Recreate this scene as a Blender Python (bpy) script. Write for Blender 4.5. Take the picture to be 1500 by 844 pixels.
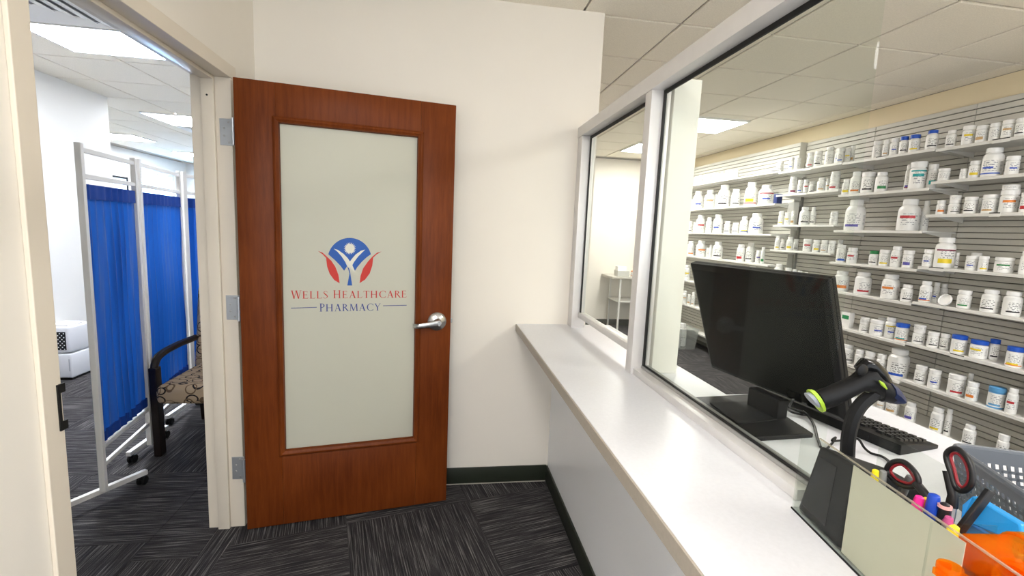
import bpy, bmesh, math, random
import numpy as np
from mathutils import Vector, Matrix
for o in list(bpy.data.objects): bpy.data.objects.remove(o)
sc = bpy.context.scene
COL = sc.collection
rnd = random.Random(7)

# ------------------------------------------------------------------ camera
F, YAW, PITCH, ROLL, H = 671.8, .15176, .12594, .042736, 1.47
def cam_rows(y, p, r):
    cy, sy, cp, sp, cr, sr = math.cos(y), math.sin(y), math.cos(p), math.sin(p), math.cos(r), math.sin(r)
    B = np.array([[1, 0, 0], [0, 0, -1], [0, 1, 0.]])
    Ry = np.array([[cy, -sy, 0], [sy, cy, 0], [0, 0, 1.]])
    Rp = np.array([[1, 0, 0], [0, cp, -sp], [0, sp, cp]])
    Rr = np.array([[cr, -sr, 0], [sr, cr, 0], [0, 0, 1]])
    return Rr @ Rp @ B @ Ry
CM = cam_rows(YAW, PITCH, ROLL)
CC = np.array([0, 0, H])
cam = bpy.data.objects.new('camera', bpy.data.cameras.new('camera'))
COL.objects.link(cam)
cam.data.sensor_width = 36; cam.data.lens = F / 1500 * 36
cam.data.clip_start = .02; cam.data.clip_end = 100
m = Matrix.Identity(4)
for i in range(3):
    m[i][0], m[i][1], m[i][2] = CM[0][i], -CM[1][i], -CM[2][i]
m[2][3] = H
cam.matrix_world = m
sc.camera = cam
# ------------------------------------------------------------------ world + exposure
w = bpy.data.worlds.new('world'); sc.world = w; w.use_nodes = True
w.node_tree.nodes['Background'].inputs[0].default_value = (.90, .95, 1, 1)
w.node_tree.nodes['Background'].inputs[1].default_value = 1.5
sc.view_settings.view_transform = 'Standard'; sc.view_settings.look = 'None'
sc.view_settings.exposure = 0.72; sc.view_settings.gamma = 1; sc.view_settings.use_curve_mapping = False
LAMP = 27.0          # radiance of the ceiling panels

# ------------------------------------------------------------------ pixel helpers (rays only; the distance comes from planes)
def ray(px, py): return CM.T @ np.array([(px - 750) / F, (py - 422) / F, 1.])
def onz(px, py, z): d = ray(px, py); return CC + d * (z - H) / d[2]
def onx(px, py, x): d = ray(px, py); return CC + d * x / d[0]
def ony(px, py, y): d = ray(px, py); return CC + d * y / d[1]

# ------------------------------------------------------------------ materials
def lin(c): return tuple(((v / 255) / 12.92 if v / 255 <= .04045 else ((v / 255 + .055) / 1.055) ** 2.4) for v in c)
MATS = {}
def mat(name, rgb=(200, 200, 200), rough=.5, metal=0., noise=0., nscale=60., bump=0., bscale=200., spec=.5, trans=0., alpha=1., stretch=None, ior=1.45, coat=0.):
    if name in MATS: return MATS[name]
    M = bpy.data.materials.new(name); M.use_nodes = True; nt = M.node_tree
    b = nt.nodes['Principled BSDF']
    c = lin(rgb)
    b.inputs['Base Color'].default_value = (*c, 1); b.inputs['Roughness'].default_value = rough; b.inputs['Metallic'].default_value = metal
    b.inputs['Specular IOR Level'].default_value = spec; b.inputs['Transmission Weight'].default_value = trans
    b.inputs['IOR'].default_value = ior; b.inputs['Coat Weight'].default_value = coat
    g = nt.nodes.new('ShaderNodeNewGeometry')
    mp = nt.nodes.new('ShaderNodeMapping'); nt.links.new(g.outputs['Position'], mp.inputs['Vector'])
    if stretch: mp.inputs['Scale'].default_value = stretch
    n = nt.nodes.new('ShaderNodeTexNoise'); n.inputs['Scale'].default_value = nscale; n.inputs['Detail'].default_value = 4
    nt.links.new(mp.outputs[0], n.inputs['Vector'])
    r = nt.nodes.new('ShaderNodeMapRange'); nt.links.new(n.outputs['Fac'], r.inputs['Value'])
    r.inputs['From Min'].default_value = .3; r.inputs['From Max'].default_value = .7
    r.inputs['To Min'].default_value = 1 - noise; r.inputs['To Max'].default_value = 1 + noise
    mx = nt.nodes.new('ShaderNodeVectorMath'); mx.operation = 'SCALE'; mx.inputs[0].default_value = c
    nt.links.new(r.outputs[0], mx.inputs['Scale']); nt.links.new(mx.outputs[0], b.inputs['Base Color'])
    if bump:
        n2 = nt.nodes.new('ShaderNodeTexNoise'); n2.inputs['Scale'].default_value = bscale; n2.inputs['Detail'].default_value = 3
        nt.links.new(mp.outputs[0], n2.inputs['Vector'])
        bp = nt.nodes.new('ShaderNodeBump'); bp.inputs['Strength'].default_value = bump; bp.inputs['Distance'].default_value = .002
        nt.links.new(n2.outputs['Fac'], bp.inputs['Height']); nt.links.new(bp.outputs[0], b.inputs['Normal'])
    MATS[name] = M
    return M
def emit(name, rgb, s):
    M = bpy.data.materials.new(name); M.use_nodes = True; nt = M.node_tree
    nt.nodes.remove(nt.nodes['Principled BSDF'])
    e = nt.nodes.new('ShaderNodeEmission'); e.inputs[0].default_value = (*lin(rgb), 1); e.inputs[1].default_value = s
    nt.links.new(e.outputs[0], nt.nodes['Material Output'].inputs[0]); return M
def clear(name, tint=(255, 255, 255), refl=1.0, rough=0.02, ior=1.45, mixrgb=None, mixf=0.):
    M = bpy.data.materials.new(name); M.use_nodes = True; nt = M.node_tree
    nt.nodes.remove(nt.nodes['Principled BSDF'])
    t = nt.nodes.new('ShaderNodeBsdfTransparent'); t.inputs[0].default_value = (*lin(tint), 1)
    gl = nt.nodes.new('ShaderNodeBsdfGlossy'); gl.inputs['Roughness'].default_value = rough
    g = nt.nodes.new('ShaderNodeNewGeometry'); dt = nt.nodes.new('ShaderNodeVectorMath'); dt.operation = 'DOT_PRODUCT'
    nt.links.new(g.outputs['Normal'], dt.inputs[0]); nt.links.new(g.outputs['Incoming'], dt.inputs[1])
    ab = nt.nodes.new('ShaderNodeMath'); ab.operation = 'ABSOLUTE'; nt.links.new(dt.outputs['Value'], ab.inputs[0])
    om = nt.nodes.new('ShaderNodeMath'); om.operation = 'SUBTRACT'; om.inputs[0].default_value = 1; nt.links.new(ab.outputs[0], om.inputs[1])
    pw = nt.nodes.new('ShaderNodeMath'); pw.operation = 'POWER'; pw.inputs[1].default_value = 5; nt.links.new(om.outputs[0], pw.inputs[0])
    mu = nt.nodes.new('ShaderNodeMath'); mu.operation = 'MULTIPLY_ADD'; mu.inputs[1].default_value = .96 * refl; mu.inputs[2].default_value = .04 * refl   # Schlick, same from both sides
    nt.links.new(pw.outputs[0], mu.inputs[0])
    src = t
    if mixf:
        d = nt.nodes.new('ShaderNodeBsdfDiffuse'); d.inputs[0].default_value = (*lin(mixrgb), 1)
        tl = nt.nodes.new('ShaderNodeBsdfTranslucent'); tl.inputs[0].default_value = (*lin(mixrgb), 1)
        a0 = nt.nodes.new('ShaderNodeMixShader'); a0.inputs[0].default_value = .5
        nt.links.new(d.outputs[0], a0.inputs[1]); nt.links.new(tl.outputs[0], a0.inputs[2])
        a = nt.nodes.new('ShaderNodeMixShader'); a.inputs[0].default_value = mixf
        nt.links.new(t.outputs[0], a.inputs[1]); nt.links.new(a0.outputs[0], a.inputs[2]); src = a
    mx = nt.nodes.new('ShaderNodeMixShader'); nt.links.new(mu.outputs[0], mx.inputs[0])
    nt.links.new(src.outputs[0], mx.inputs[1]); nt.links.new(gl.outputs[0], mx.inputs[2])
    nt.links.new(mx.outputs[0], nt.nodes['Material Output'].inputs[0]); return M

WALL = mat('wall_paint', (238, 232, 222), .6, noise=.012, nscale=3, bump=.06, bscale=350)
WALLW = mat('wall_paint_white', (232, 231, 227), .6, noise=.01, nscale=3, bump=.05, bscale=350)
PANELW = mat('counter_panel', (244, 246, 250), .3, noise=.01, nscale=4)
TRIM = mat('frame_enamel', (224, 214, 198), .33, noise=.012, nscale=5)
BASEB = mat('baseboard_vinyl', (40, 45, 36), .42, noise=.06, nscale=30)
CTOP = mat('counter_laminate', (222, 223, 228), .34, noise=.022, nscale=120)
CEDGE = mat('counter_edge', (170, 162, 150), .5, noise=.04, nscale=80)
ALU = mat('aluminium', (222, 220, 219), .42, metal=.35, noise=.02, nscale=20)
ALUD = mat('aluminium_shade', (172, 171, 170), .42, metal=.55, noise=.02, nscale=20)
RUBBER = mat('black_gasket', (18, 18, 18), .6)
TILE = mat('ceiling_tile', (248, 241, 226), .85, noise=.06, nscale=160, bump=.35, bscale=220)
TBAR = mat('ceiling_grid', (188, 180, 168), .6)
BLACK = mat('black_plastic', (15, 15, 16), .42, noise=.08, nscale=200, spec=.3)
BLACKG = mat('black_gloss', (9, 9, 10), .2, spec=.35)
BLACKM = mat('black_matte', (18, 18, 19), .55, noise=.08, nscale=300, spec=.3)
DARKG = mat('charcoal_plastic', (62, 64, 66), .45)
WHITEP = mat('white_metal', (236, 235, 232), .35)
CHROME = mat('satin_chrome', (200, 200, 200), .28, metal=1.)
STEEL = mat('hinge_steel', (188, 192, 196), .4, metal=.7)
DIFF = emit('lamp_diffuser', (255, 251, 247), LAMP)
DIFFC = emit('lamp_diffuser_cool', (245, 248, 255), LAMP * 1.7)
GLASS = clear('clear_glass', (251, 253, 251), .25, .0)
ACRYL = clear('clear_acrylic', (246, 248, 246), .35, .03)
MONB = mat('monitor_back', (14, 14, 14), .5, spec=.25)

def wood_mat():
    M = bpy.data.materials.new('cherry_wood'); M.use_nodes = True; nt = M.node_tree; b = nt.nodes['Principled BSDF']
    tc = nt.nodes.new('ShaderNodeTexCoord'); mp = nt.nodes.new('ShaderNodeMapping'); mp.inputs['Scale'].default_value = (14, 14, 1.1)
    nt.links.new(tc.outputs['Object'], mp.inputs[0])
    n = nt.nodes.new('ShaderNodeTexNoise'); n.inputs['Scale'].default_value = 5; n.inputs['Detail'].default_value = 8; n.inputs['Roughness'].default_value = .65
    nt.links.new(mp.outputs[0], n.inputs['Vector'])
    n2 = nt.nodes.new('ShaderNodeTexNoise'); n2.inputs['Scale'].default_value = 2.2; n2.inputs['Detail'].default_value = 3
    nt.links.new(tc.outputs['Object'], n2.inputs['Vector'])
    ad = nt.nodes.new('ShaderNodeMath'); ad.operation = 'MULTIPLY_ADD'; ad.inputs[1].default_value = .5
    nt.links.new(n.outputs['Fac'], ad.inputs[0])
    hf = nt.nodes.new('ShaderNodeMath'); hf.operation = 'MULTIPLY'; hf.inputs[1].default_value = .5
    nt.links.new(n2.outputs['Fac'], hf.inputs[0]); nt.links.new(hf.outputs[0], ad.inputs[2])
    cr = nt.nodes.new('ShaderNodeValToRGB'); nt.links.new(ad.outputs[0], cr.inputs[0])
    cr.color_ramp.elements[0].position = .33; cr.color_ramp.elements[0].color = (*lin((88, 38, 10)), 1)
    cr.color_ramp.elements[1].position = .68; cr.color_ramp.elements[1].color = (*lin((124, 62, 24)), 1)
    nt.links.new(cr.outputs[0], b.inputs['Base Color']); b.inputs['Roughness'].default_value = .42; b.inputs['Specular IOR Level'].default_value = .14
    return M
WOOD = wood_mat()

def carpet_mat(name, ang):
    M = bpy.data.materials.new(name); M.use_nodes = True; nt = M.node_tree; b = nt.nodes['Principled BSDF']
    g = nt.nodes.new('ShaderNodeNewGeometry')
    rot = nt.nodes.new('ShaderNodeVectorRotate'); rot.rotation_type = 'Z_AXIS'; rot.inputs['Angle'].default_value = -ang
    nt.links.new(g.outputs['Position'], rot.inputs['Vector'])
    def streak(sx, sy, det):
        mp = nt.nodes.new('ShaderNodeMapping'); mp.inputs['Scale'].default_value = (sx, sy, 1); nt.links.new(rot.outputs[0], mp.inputs[0])
        n = nt.nodes.new('ShaderNodeTexNoise'); n.inputs['Scale'].default_value = 1; n.inputs['Detail'].default_value = det; n.inputs['Roughness'].default_value = .6
        nt.links.new(mp.outputs[0], n.inputs['Vector']); return n
    n1, n2, n3 = streak(4.5, 190, 3), streak(2.2, 60, 2), streak(260, 300, 2)
    cr = nt.nodes.new('ShaderNodeValToRGB'); nt.links.new(n1.outputs['Fac'], cr.inputs[0])
    e = cr.color_ramp.elements
    e[0].position = .40; e[0].color = (*lin((44, 43, 45)), 1); e[1].position = .72; e[1].color = (*lin((136, 133, 131)), 1)
    q = e.new(.54); q.color = (*lin((68, 66, 68)), 1)
    r = nt.nodes.new('ShaderNodeMapRange'); r.inputs['From Min'].default_value = .3; r.inputs['From Max'].default_value = .7; r.inputs['To Min'].default_value = .75; r.inputs['To Max'].default_value = 1.2
    nt.links.new(n2.outputs['Fac'], r.inputs['Value'])
    r3 = nt.nodes.new('ShaderNodeMapRange'); r3.inputs['From Min'].default_value = .3; r3.inputs['From Max'].default_value = .7; r3.inputs['To Min'].default_value = .7; r3.inputs['To Max'].default_value = 1.3
    nt.links.new(n3.outputs['Fac'], r3.inputs['Value'])
    mu = nt.nodes.new('ShaderNodeMath'); mu.operation = 'MULTIPLY'; nt.links.new(r.outputs[0], mu.inputs[0]); nt.links.new(r3.outputs[0], mu.inputs[1])
    sv = nt.nodes.new('ShaderNodeVectorMath'); sv.operation = 'SCALE'; nt.links.new(cr.outputs[0], sv.inputs[0]); nt.links.new(mu.outputs[0], sv.inputs['Scale'])
    nt.links.new(sv.outputs[0], b.inputs['Base Color']); b.inputs['Roughness'].default_value = .95; b.inputs['Specular IOR Level'].default_value = .1
    bp = nt.nodes.new('ShaderNodeBump'); bp.inputs['Strength'].default_value = .5; bp.inputs['Distance'].default_value = .003
    nt.links.new(n1.outputs['Fac'], bp.inputs['Height']); nt.links.new(bp.outputs[0], b.inputs['Normal'])
    return M

# ------------------------------------------------------------------ mesh helpers
class MB:
    def __init__(s): s.v = []; s.f = []; s.uv = None
    def add(s, vs, fs):
        o = len(s.v); s.v += [tuple(map(float, p)) for p in vs]; s.f += [tuple(i + o for i in f) for f in fs]; return s
    def box(s, x0, x1, y0, y1, z0, z1, M=None):
        vs = [(x, y, z) for x in (x0, x1) for y in (y0, y1) for z in (z0, z1)]
        if M: vs = [M @ Vector(p) for p in vs]
        return s.add(vs, [(0, 1, 3, 2), (4, 6, 7, 5), (0, 4, 5, 1), (2, 3, 7, 6), (0, 2, 6, 4), (1, 5, 7, 3)])
    def prism(s, poly, fn, d0, d1):
        n = len(poly); vs = [fn(a, b, d0) for a, b in poly] + [fn(a, b, d1) for a, b in poly]
        return s.add(vs, [tuple(range(n - 1, -1, -1)), tuple(range(n, 2 * n))] + [(i, (i + 1) % n, n + (i + 1) % n, n + i) for i in range(n)])
    def face(s, pts): return s.add(pts, [tuple(range(len(pts)))])
    def lathe(s, prof, seg=20, M=None, capb=True, capt=True):
        vs = []; fs = []
        for r, z in prof:
            for k in range(seg):
                a = 2 * math.pi * k / seg; p = Vector((r * math.cos(a), r * math.sin(a), z)); vs.append(M @ p if M else p)
        for i in range(len(prof) - 1):
            for k in range(seg):
                fs.append((i * seg + k, i * seg + (k + 1) % seg, (i + 1) * seg + (k + 1) % seg, (i + 1) * seg + k))
        if capb: fs.append(tuple(range(seg - 1, -1, -1)))
        if capt: fs.append(tuple((len(prof) - 1) * seg + k for k in range(seg)))
        return s.add(vs, fs)
    def tube(s, pts, r, seg=10, cap=True):
        pts = [Vector(p) for p in pts]; rs = r if isinstance(r, (list, tuple)) else [r] * len(pts)
        vs = []; up = None
        for i, p in enumerate(pts):
            t = (pts[min(i + 1, len(pts) - 1)] - pts[max(i - 1, 0)]).normalized()
            if up is None: up = Vector((0, 0, 1)) if abs(t.z) < .9 else Vector((0, 1, 0))
            a = (up - t * up.dot(t)).normalized(); up = a; b = t.cross(a)
            for k in range(seg):
                an = 2 * math.pi * k / seg; vs.append(p + (a * math.cos(an) + b * math.sin(an)) * rs[i])
        fs = [(i * seg + k, i * seg + (k + 1) % seg, (i + 1) * seg + (k + 1) % seg, (i + 1) * seg + k) for i in range(len(pts) - 1) for k in range(seg)]
        if cap: fs += [tuple(range(seg - 1, -1, -1)), tuple((len(pts) - 1) * seg + k for k in range(seg))]
        return s.add(vs, fs)
    def bar(s, a, b, wx, wz, up=(0, 0, 1)):
        a, b = Vector(a), Vector(b); t = (b - a).normalized(); u = Vector(up)
        if abs(t.dot(u)) > .95: u = Vector((0, 1, 0))
        sd = t.cross(u).normalized(); u = sd.cross(t)
        M = Matrix((sd, t, u)).transposed().to_4x4(); M.translation = a
        return s.box(-wx / 2, wx / 2, 0, (b - a).length, -wz / 2, wz / 2, M)
    def build(s, name, material, parent=None, smooth=False, bevel=0., seg=2, local=False, subsurf=0):
        me = bpy.data.meshes.new(name); me.from_pydata(s.v, [], s.f); me.update()
        bm = bmesh.new(); bm.from_mesh(me); bmesh.ops.recalc_face_normals(bm, faces=bm.faces)
        if bevel:
            ed = [e for e in bm.edges if len(e.link_faces) == 2 and e.calc_face_angle(0) > .5]
            bmesh.ops.bevel(bm, geom=ed, offset=bevel, segments=seg, affect='EDGES', profile=.5, clamp_overlap=True)
        bm.to_mesh(me); bm.free()
        if s.uv:
            ul = me.uv_layers.new(name='uv')
            for li, lp in enumerate(me.loops): ul.data[li].uv = s.uv[lp.vertex_index]
        if smooth:
            for p in me.polygons: p.use_smooth = True
            try: me.set_sharp_from_angle(angle=math.radians(38))
            except Exception: pass
        if material: me.materials.append(material)
        o = bpy.data.objects.new(name, me); COL.objects.link(o)
        if subsurf:
            sm = o.modifiers.new('s', 'SUBSURF'); sm.levels = sm.render_levels = subsurf
        if parent:
            o.parent = parent
            if not local: o.matrix_parent_inverse = parent.matrix_basis.inverted()
        return o
def tag(o, label, cat, group=None, kind=None):
    o['label'] = label; o['category'] = cat
    if group: o['group'] = group
    if kind: o['kind'] = kind
    return o
def thing(name, label, cat, loc=(0, 0, 0), group=None):
    o = bpy.data.objects.new(name, None); COL.objects.link(o); o.location = loc; o.empty_display_size = .05
    return tag(o, label, cat, group)
def struct(o, label=None, cat=None):
    o['kind'] = 'structure'
    if label: o['label'] = label
    if cat: o['category'] = cat
    return o
def box(name, x0, x1, y0, y1, z0, z1, material, parent=None, bevel=0., seg=2):
    return MB().box(x0, x1, y0, y1, z0, z1).build(name, material, parent, bevel=bevel, seg=seg, smooth=bevel > 0)

# ------------------------------------------------------------------ room shell
ZC = 2.63; XL = -.925; XL2 = -1.06; YB = 2.502; XR = 3.66; YF = 7.02
struct(box('floor', -6, 3.8, -2.2, 11.7, -.1, -.004, mat('subfloor', (48, 46, 46), .9)), 'dark charcoal carpet tile floor running through all rooms', 'floor')
FLOOR = bpy.data.objects['floor']
def clip(poly, x0, x1, y0, y1):
    for ax, val, sg in ((0, x0, 1), (0, x1, -1), (1, y0, 1), (1, y1, -1)):
        out = []
        for i, p in enumerate(poly):
            q = poly[(i + 1) % len(poly)]
            a, b = (p[ax] - val) * sg, (q[ax] - val) * sg
            if a >= 0: out.append(p)
            if (a >= 0) != (b >= 0):
                t = a / (a - b); out.append((p[0] + t * (q[0] - p[0]), p[1] + t * (q[1] - p[1])))
        poly = out
        if len(poly) < 3: return None
    return poly
CARP = {}
def carpet(ang):
    k = round(ang, 3)
    if k not in CARP: CARP[k] = carpet_mat('carpet_streaks', ang)
    return CARP[k]
def carpet_tiles(org, ang, size, rng_i, rng_j, reg, par0=0, sizej=None):
    ca, sa = math.cos(ang), math.sin(ang); sj = sizej or size
    for i in rng_i:
        for j in rng_j:
            g = .0012
            q = [(i * size + g, j * sj + g), ((i + 1) * size - g, j * sj + g), ((i + 1) * size - g, (j + 1) * sj - g), (i * size + g, (j + 1) * sj - g)]
            q = [(org[0] + a * ca - b * sa, org[1] + a * sa + b * ca) for a, b in q]
            q = clip(q, *reg)
            if not q: continue
            z = rnd.uniform(-.0006, .0004)
            MB().prism(q, lambda a, b, d: (a, b, d), -.006, z).build('carpet_tile', carpet(ang + (math.pi / 2 if (i + j + par0) % 2 else 0)), FLOOR)
A = math.radians(13.5)
carpet_tiles((-.44, 2.185), A, .62, range(-3, 4), range(-7, 2), (-.93, .64, -2, 2.5), 0)
carpet_tiles((-1.03, 0), 0, .1, range(0, 1), range(0, 9), (-1.03, -.93, .5, 2.22), 0, .62)
carpet_tiles((-1.29, 0), 0, .26, range(0, 1), range(0, 8), (-1.29, -1.03, .5, 4), 1, 2.)
carpet_tiles((-1.29, 2.74), 0, .62, range(-7, 0), range(-4, 9), (-5.7, -1.29, .5, 8.5), 0)
carpet_tiles((.74, 2.5), 0, .62, range(0, 5), range(-4, 8), (.74, 3.66, 0, YF), 0)

def wall(name, x0, x1, y0, y1, z0=-.004, z1=ZC, m=WALL, label=None):
    return struct(box(name, x0, x1, y0, y1, z0, z1, m), label, 'wall' if label else None)
# hall left wall with the doorway
OY0, OY1, OZ = 1.226, 2.205, 2.062
mb = MB()
mb.box(XL2, XL, -2, OY0 - .02, -.004, ZC).box(XL2, XL, OY1 + .02, YB, -.004, ZC).box(XL2, XL, OY0 - .02, OY1 + .02, OZ + .02, ZC)
struct(mb.build('wall_left', WALL), 'cream hall wall around the open doorway', 'wall')
wall('wall_back', XL2, .818, YB, YB + .12, label='cream wall stub behind the open wooden door')
wall('wall_stub_return', .70, .818, YB + .12, YF, label='cream wall side running back behind the wall stub')
wall('wall_right', XR, XR + .1, -1.5, YF, m=mat('wall_paint_tan', (234, 220, 188), .6, noise=.01, nscale=3), label='tan wall strip above the white slatwall')
wall('wall_far', .70, XR, YF, YF + .1, label='cream far wall of the pharmacy beyond the glass')
struct(box('wall_counter', .64, .76, -1.2, YB, -.004, .905, PANELW), 'white knee wall under the transaction counter', 'wall')
# side room
wall('wall_side_partition', -3.52, -3.41, .5, 5.42, m=WALLW, label='white partition wall in the side room')
wall('wall_side_near', -3.41, XL2, .4, .5, m=WALLW, label='white near wall of the side room')
wall('wall_side_right', XL2 - .0, XL2 + .1, YB + .12, 11.45, m=WALLW, label='white wall on the right of the side room')
wall('wall_side_far', -5.72, XL2, 11.45, 11.55, m=WALLW, label='white far wall of the side room')
wall('wall_side_cross', -5.72, -3.52, 5.0, 5.1, m=WALLW, label='white cross wall behind the partition')
# window wall of the side room with one opening
WY0, WY1, WZ0, WZ1 = 9.7, 10.98, 1.0, 2.33
mb = MB()
mb.box(-5.82, -5.72, 5.1, WY0, -.004, ZC).box(-5.82, -5.72, WY1, 11.45, -.004, ZC).box(-5.82, -5.72, WY0, WY1, -.004, WZ0).box(-5.82, -5.72, WY0, WY1, WZ1, ZC)
struct(mb.build('wall_window', WALLW), 'pale wall holding the blinds-covered window', 'wall')
win = struct(MB().box(-5.80, -5.74, WY0, WY1, WZ0, WZ0 + .05).box(-5.80, -5.74, WY0, WY1, WZ1 - .05, WZ1).box(-5.80, -5.74, WY0, WY0 + .05, WZ0 + .05, WZ1 - .05).box(-5.80, -5.74, WY1 - .05, WY1, WZ0 + .05, WZ1 - .05).build('window_1', WHITEP),
             'daylit window with white blinds in the side room', 'window')
box('pane', -5.79, -5.78, WY0 + .05, WY1 - .05, WZ0 + .05, WZ1 - .05, emit('daylight_pane', (160, 206, 255), 20.), win)
mb = MB()
nz = 26
for k in range(nz):
    z = WZ0 + .06 + (WZ1 - WZ0 - .12) * k / (nz - 1)
    M = Matrix.Translation((-5.755, 0, z)) @ Matrix.Rotation(.5, 4, 'Y')
    mb.box(-.018, .018, WY0 + .06, WY1 - .06, -.001, .001, M)
o = mb.build('blind_slats', mat('blind_slat', (214, 232, 244), .5), win); o['kind'] = 'stuff'
# baseboards
def baseb(name, *a, label): struct(box(name, *a, BASEB, bevel=.002), label, 'baseboard')
baseb('baseboard_back', XL + .0, .632, YB - .010, YB - .0005, 0.001, .1, label='dark green vinyl baseboard along the wall stub')
baseb('baseboard_counter', .630, .6395, -1.2, YB - .011, 0.001, .1, label='dark green vinyl baseboard under the counter')
baseb('baseboard_far', .83, XR - .3, YF - .011, YF - .0005, .001, .1, label='dark vinyl baseboard on the far pharmacy wall')
# thin light seam strip under back baseboard
struct(box('trim_1', .0, .628, YB - .0125, YB - .0105, .0005, .006, mat('seam', (170, 166, 155), .6)), 'thin pale seam at the foot of the back baseboard', 'trim')

# door frame (hollow metal): hinge jamb, strike jamb, head
def chan(p0, sg): return [(XL2 - .012, p0), (XL + .012, p0), (XL + .012, p0 + sg * .055), (XL + .0005, p0 + sg * .055), (XL + .0005, p0 + sg * .018), (XL2 - .0005, p0 + sg * .018), (XL2 - .0005, p0 + sg * .055), (XL2 - .012, p0 + sg * .055)]
fr = struct(MB().prism(chan(OY1, 1), lambda a, b, d: (a, b, d), 0, OZ).build('trim_2', TRIM, bevel=.002), 'cream steel door frame around the doorway', 'door frame')
MB().prism(chan(OY0, -1), lambda a, b, d: (a, b, d), 0, OZ).build('strike_jamb', TRIM, fr, bevel=.002)
MB().prism(chan(OZ + .0005, 1), lambda a, b, d: (a, d, b), OY0 - .055, OY1 + .055).build('head', TRIM, fr, bevel=.002)
# stops
box('stop', XL2 + .035, XL2 + .085, OY1 - .016, OY1, 0, OZ, TRIM, fr, .002)
box('stop', XL2 + .035, XL2 + .085, OY0, OY0 + .016, 0, OZ, TRIM, fr, .002)
box('stop', XL2 + .035, XL2 + .085, OY0 + .016, OY1 - .016, OZ - .016, OZ, TRIM, fr, .002)
MB().lathe([(.004, 0), (.004, .002)], 10, Matrix.Translation((XL2 + .06, OY1 - .0165, 1.98)) @ Matrix.Rotation(math.pi / 2, 4, 'X')).build('silencer', RUBBER, fr)
# strike plate with lips on the near jamb
c0 = onx(86, 598, XL + .012)
MB().box(XL + .0121, XL + .016, OY0 - .016, OY0 - .009, c0[2] - .058, c0[2] + .058).box(XL + .0121, XL + .016, OY0 - .009, OY0 + .006, c0[2] + .036, c0[2] + .058).box(XL + .0121, XL + .016, OY0 - .009, OY0 + .006, c0[2] - .058, c0[2] - .036).build('strike_plate', BLACKM, fr)

# ------------------------------------------------------------------ ceiling with its tiles
ceil = struct(box('ceiling', -5.8, 3.8, -2.1, 11.6, ZC + .012, ZC + .1, TBAR), 'suspended ceiling of pale mineral tiles', 'ceiling')
def tile_mesh(w_, d_):
    b = .006
    mb = MB(); mb.add([(-w_ / 2, -d_ / 2, .010), (w_ / 2, -d_ / 2, .010), (w_ / 2, d_ / 2, .010), (-w_ / 2, d_ / 2, .010),
                       (-w_ / 2, -d_ / 2, .003), (w_ / 2, -d_ / 2, .003), (w_ / 2, d_ / 2, .003), (-w_ / 2, d_ / 2, .003),
                       (-w_ / 2 + b, -d_ / 2 + b, 0), (w_ / 2 - b, -d_ / 2 + b, 0), (w_ / 2 - b, d_ / 2 - b, 0), (-w_ / 2 + b, d_ / 2 - b, 0)],
                      [(0, 1, 2, 3), (11, 10, 9, 8)] + [(i, (i + 1) % 4 , 4 + (i + 1) % 4, 4 + i) for i in range(4)] + [(4 + i, 4 + (i + 1) % 4, 8 + (i + 1) % 4, 8 + i) for i in range(4)])
    return mb
def ceiling_tiles(x0, dx, nx, y0, dy, ny, skip, reg):
    src = None
    for i in range(nx):
        for j in range(ny):
            cx, cy = x0 + (i + .5) * dx, y0 + (j + .5) * dy
            if not (reg[0] < cx < reg[1] and reg[2] < cy < reg[3]): continue
            if any(a - .02 < cx < b + .02 and c - .02 < cy < d + .02 for a, b, c, d in skip): continue
            if src is None:
                src = tile_mesh(dx - .014, dy - .014).build('ceiling_tile', TILE, ceil)
                o = src
            else:
                o = src.copy(); COL.objects.link(o)
            o.location = (cx, cy, ZC)
GX, GDX, GY, GDY = 1.265 - .56 * 4, .56, 2.53 - .54 * 6, .54
RL = [(2.385, 2.945, 4.15, 4.69), (2.385, 2.945, 5.77, 6.31), (2.385, 2.945, -.17, .91 - .54), (.145 - .56, .145, -.17, .37), (.705, 1.265, 3.61, 4.15), (.145 - .56, .145, -1.79, -1.25)]
RL = [(2.39, 2.94, 4.27, 4.85), (2.39, 2.94, 5.65, 6.28), (2.39, 2.94, .38, .90), (-.41, .14, .38, .90), (-.41, .14, -1.24, -.72), (2.39, 2.94, -1.24, -.72)]
LL = [(-2.68, -2.05, 3.42, 3.95), (-3.46, -2.92, 6.0, 6.68), (-5.2, -4.55, 7.72, 8.3), (-4.95, -4.4, 9.42, 9.95), (-2.0, -1.4, 9.0, 9.6)]
RL[3] = (-.415, .145, -.71, -.17); RL[4] = (-.415, .145, -1.79, -1.25)
ceiling_tiles(GX, GDX, 9, GY, GDY, 17, [], (-.95, 3.62, -1.8, 7))
ceiling_tiles(GX + 8 * GDX, XR - GX - 8 * GDX, 1, GY, GDY, 17, [], (0, 3.7, -1.8, 7))
ceiling_tiles(-1.27 - .605 * 8, .605, 9, 3.51 - .63 * 5, .63, 18, [], (-5.7, -1.08, .5, 11.4))
def ceiling_light(r, label, cool=False, z=ZC - .012):
    x0, x1, y0, y1 = r
    t = thing('ceiling_light', label, 'ceiling light', ((x0 + x1) / 2, (y0 + y1) / 2, z), 'recessed ceiling light panels')
    f = .018
    MB().box(x0, x1, y0, y0 + f, z - .006, z + .011).box(x0, x1, y1 - f, y1, z - .006, z + .011).box(x0, x0 + f, y0 + f, y1 - f, z - .006, z + .011).box(x1 - f, x1, y0 + f, y1 - f, z - .006, z + .011).build('frame', WHITEP, t)
    box('diffuser', x0 + f, x1 - f, y0 + f, y1 - f, z - .003, z + .008, DIFFC if cool else DIFF, t)
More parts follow.
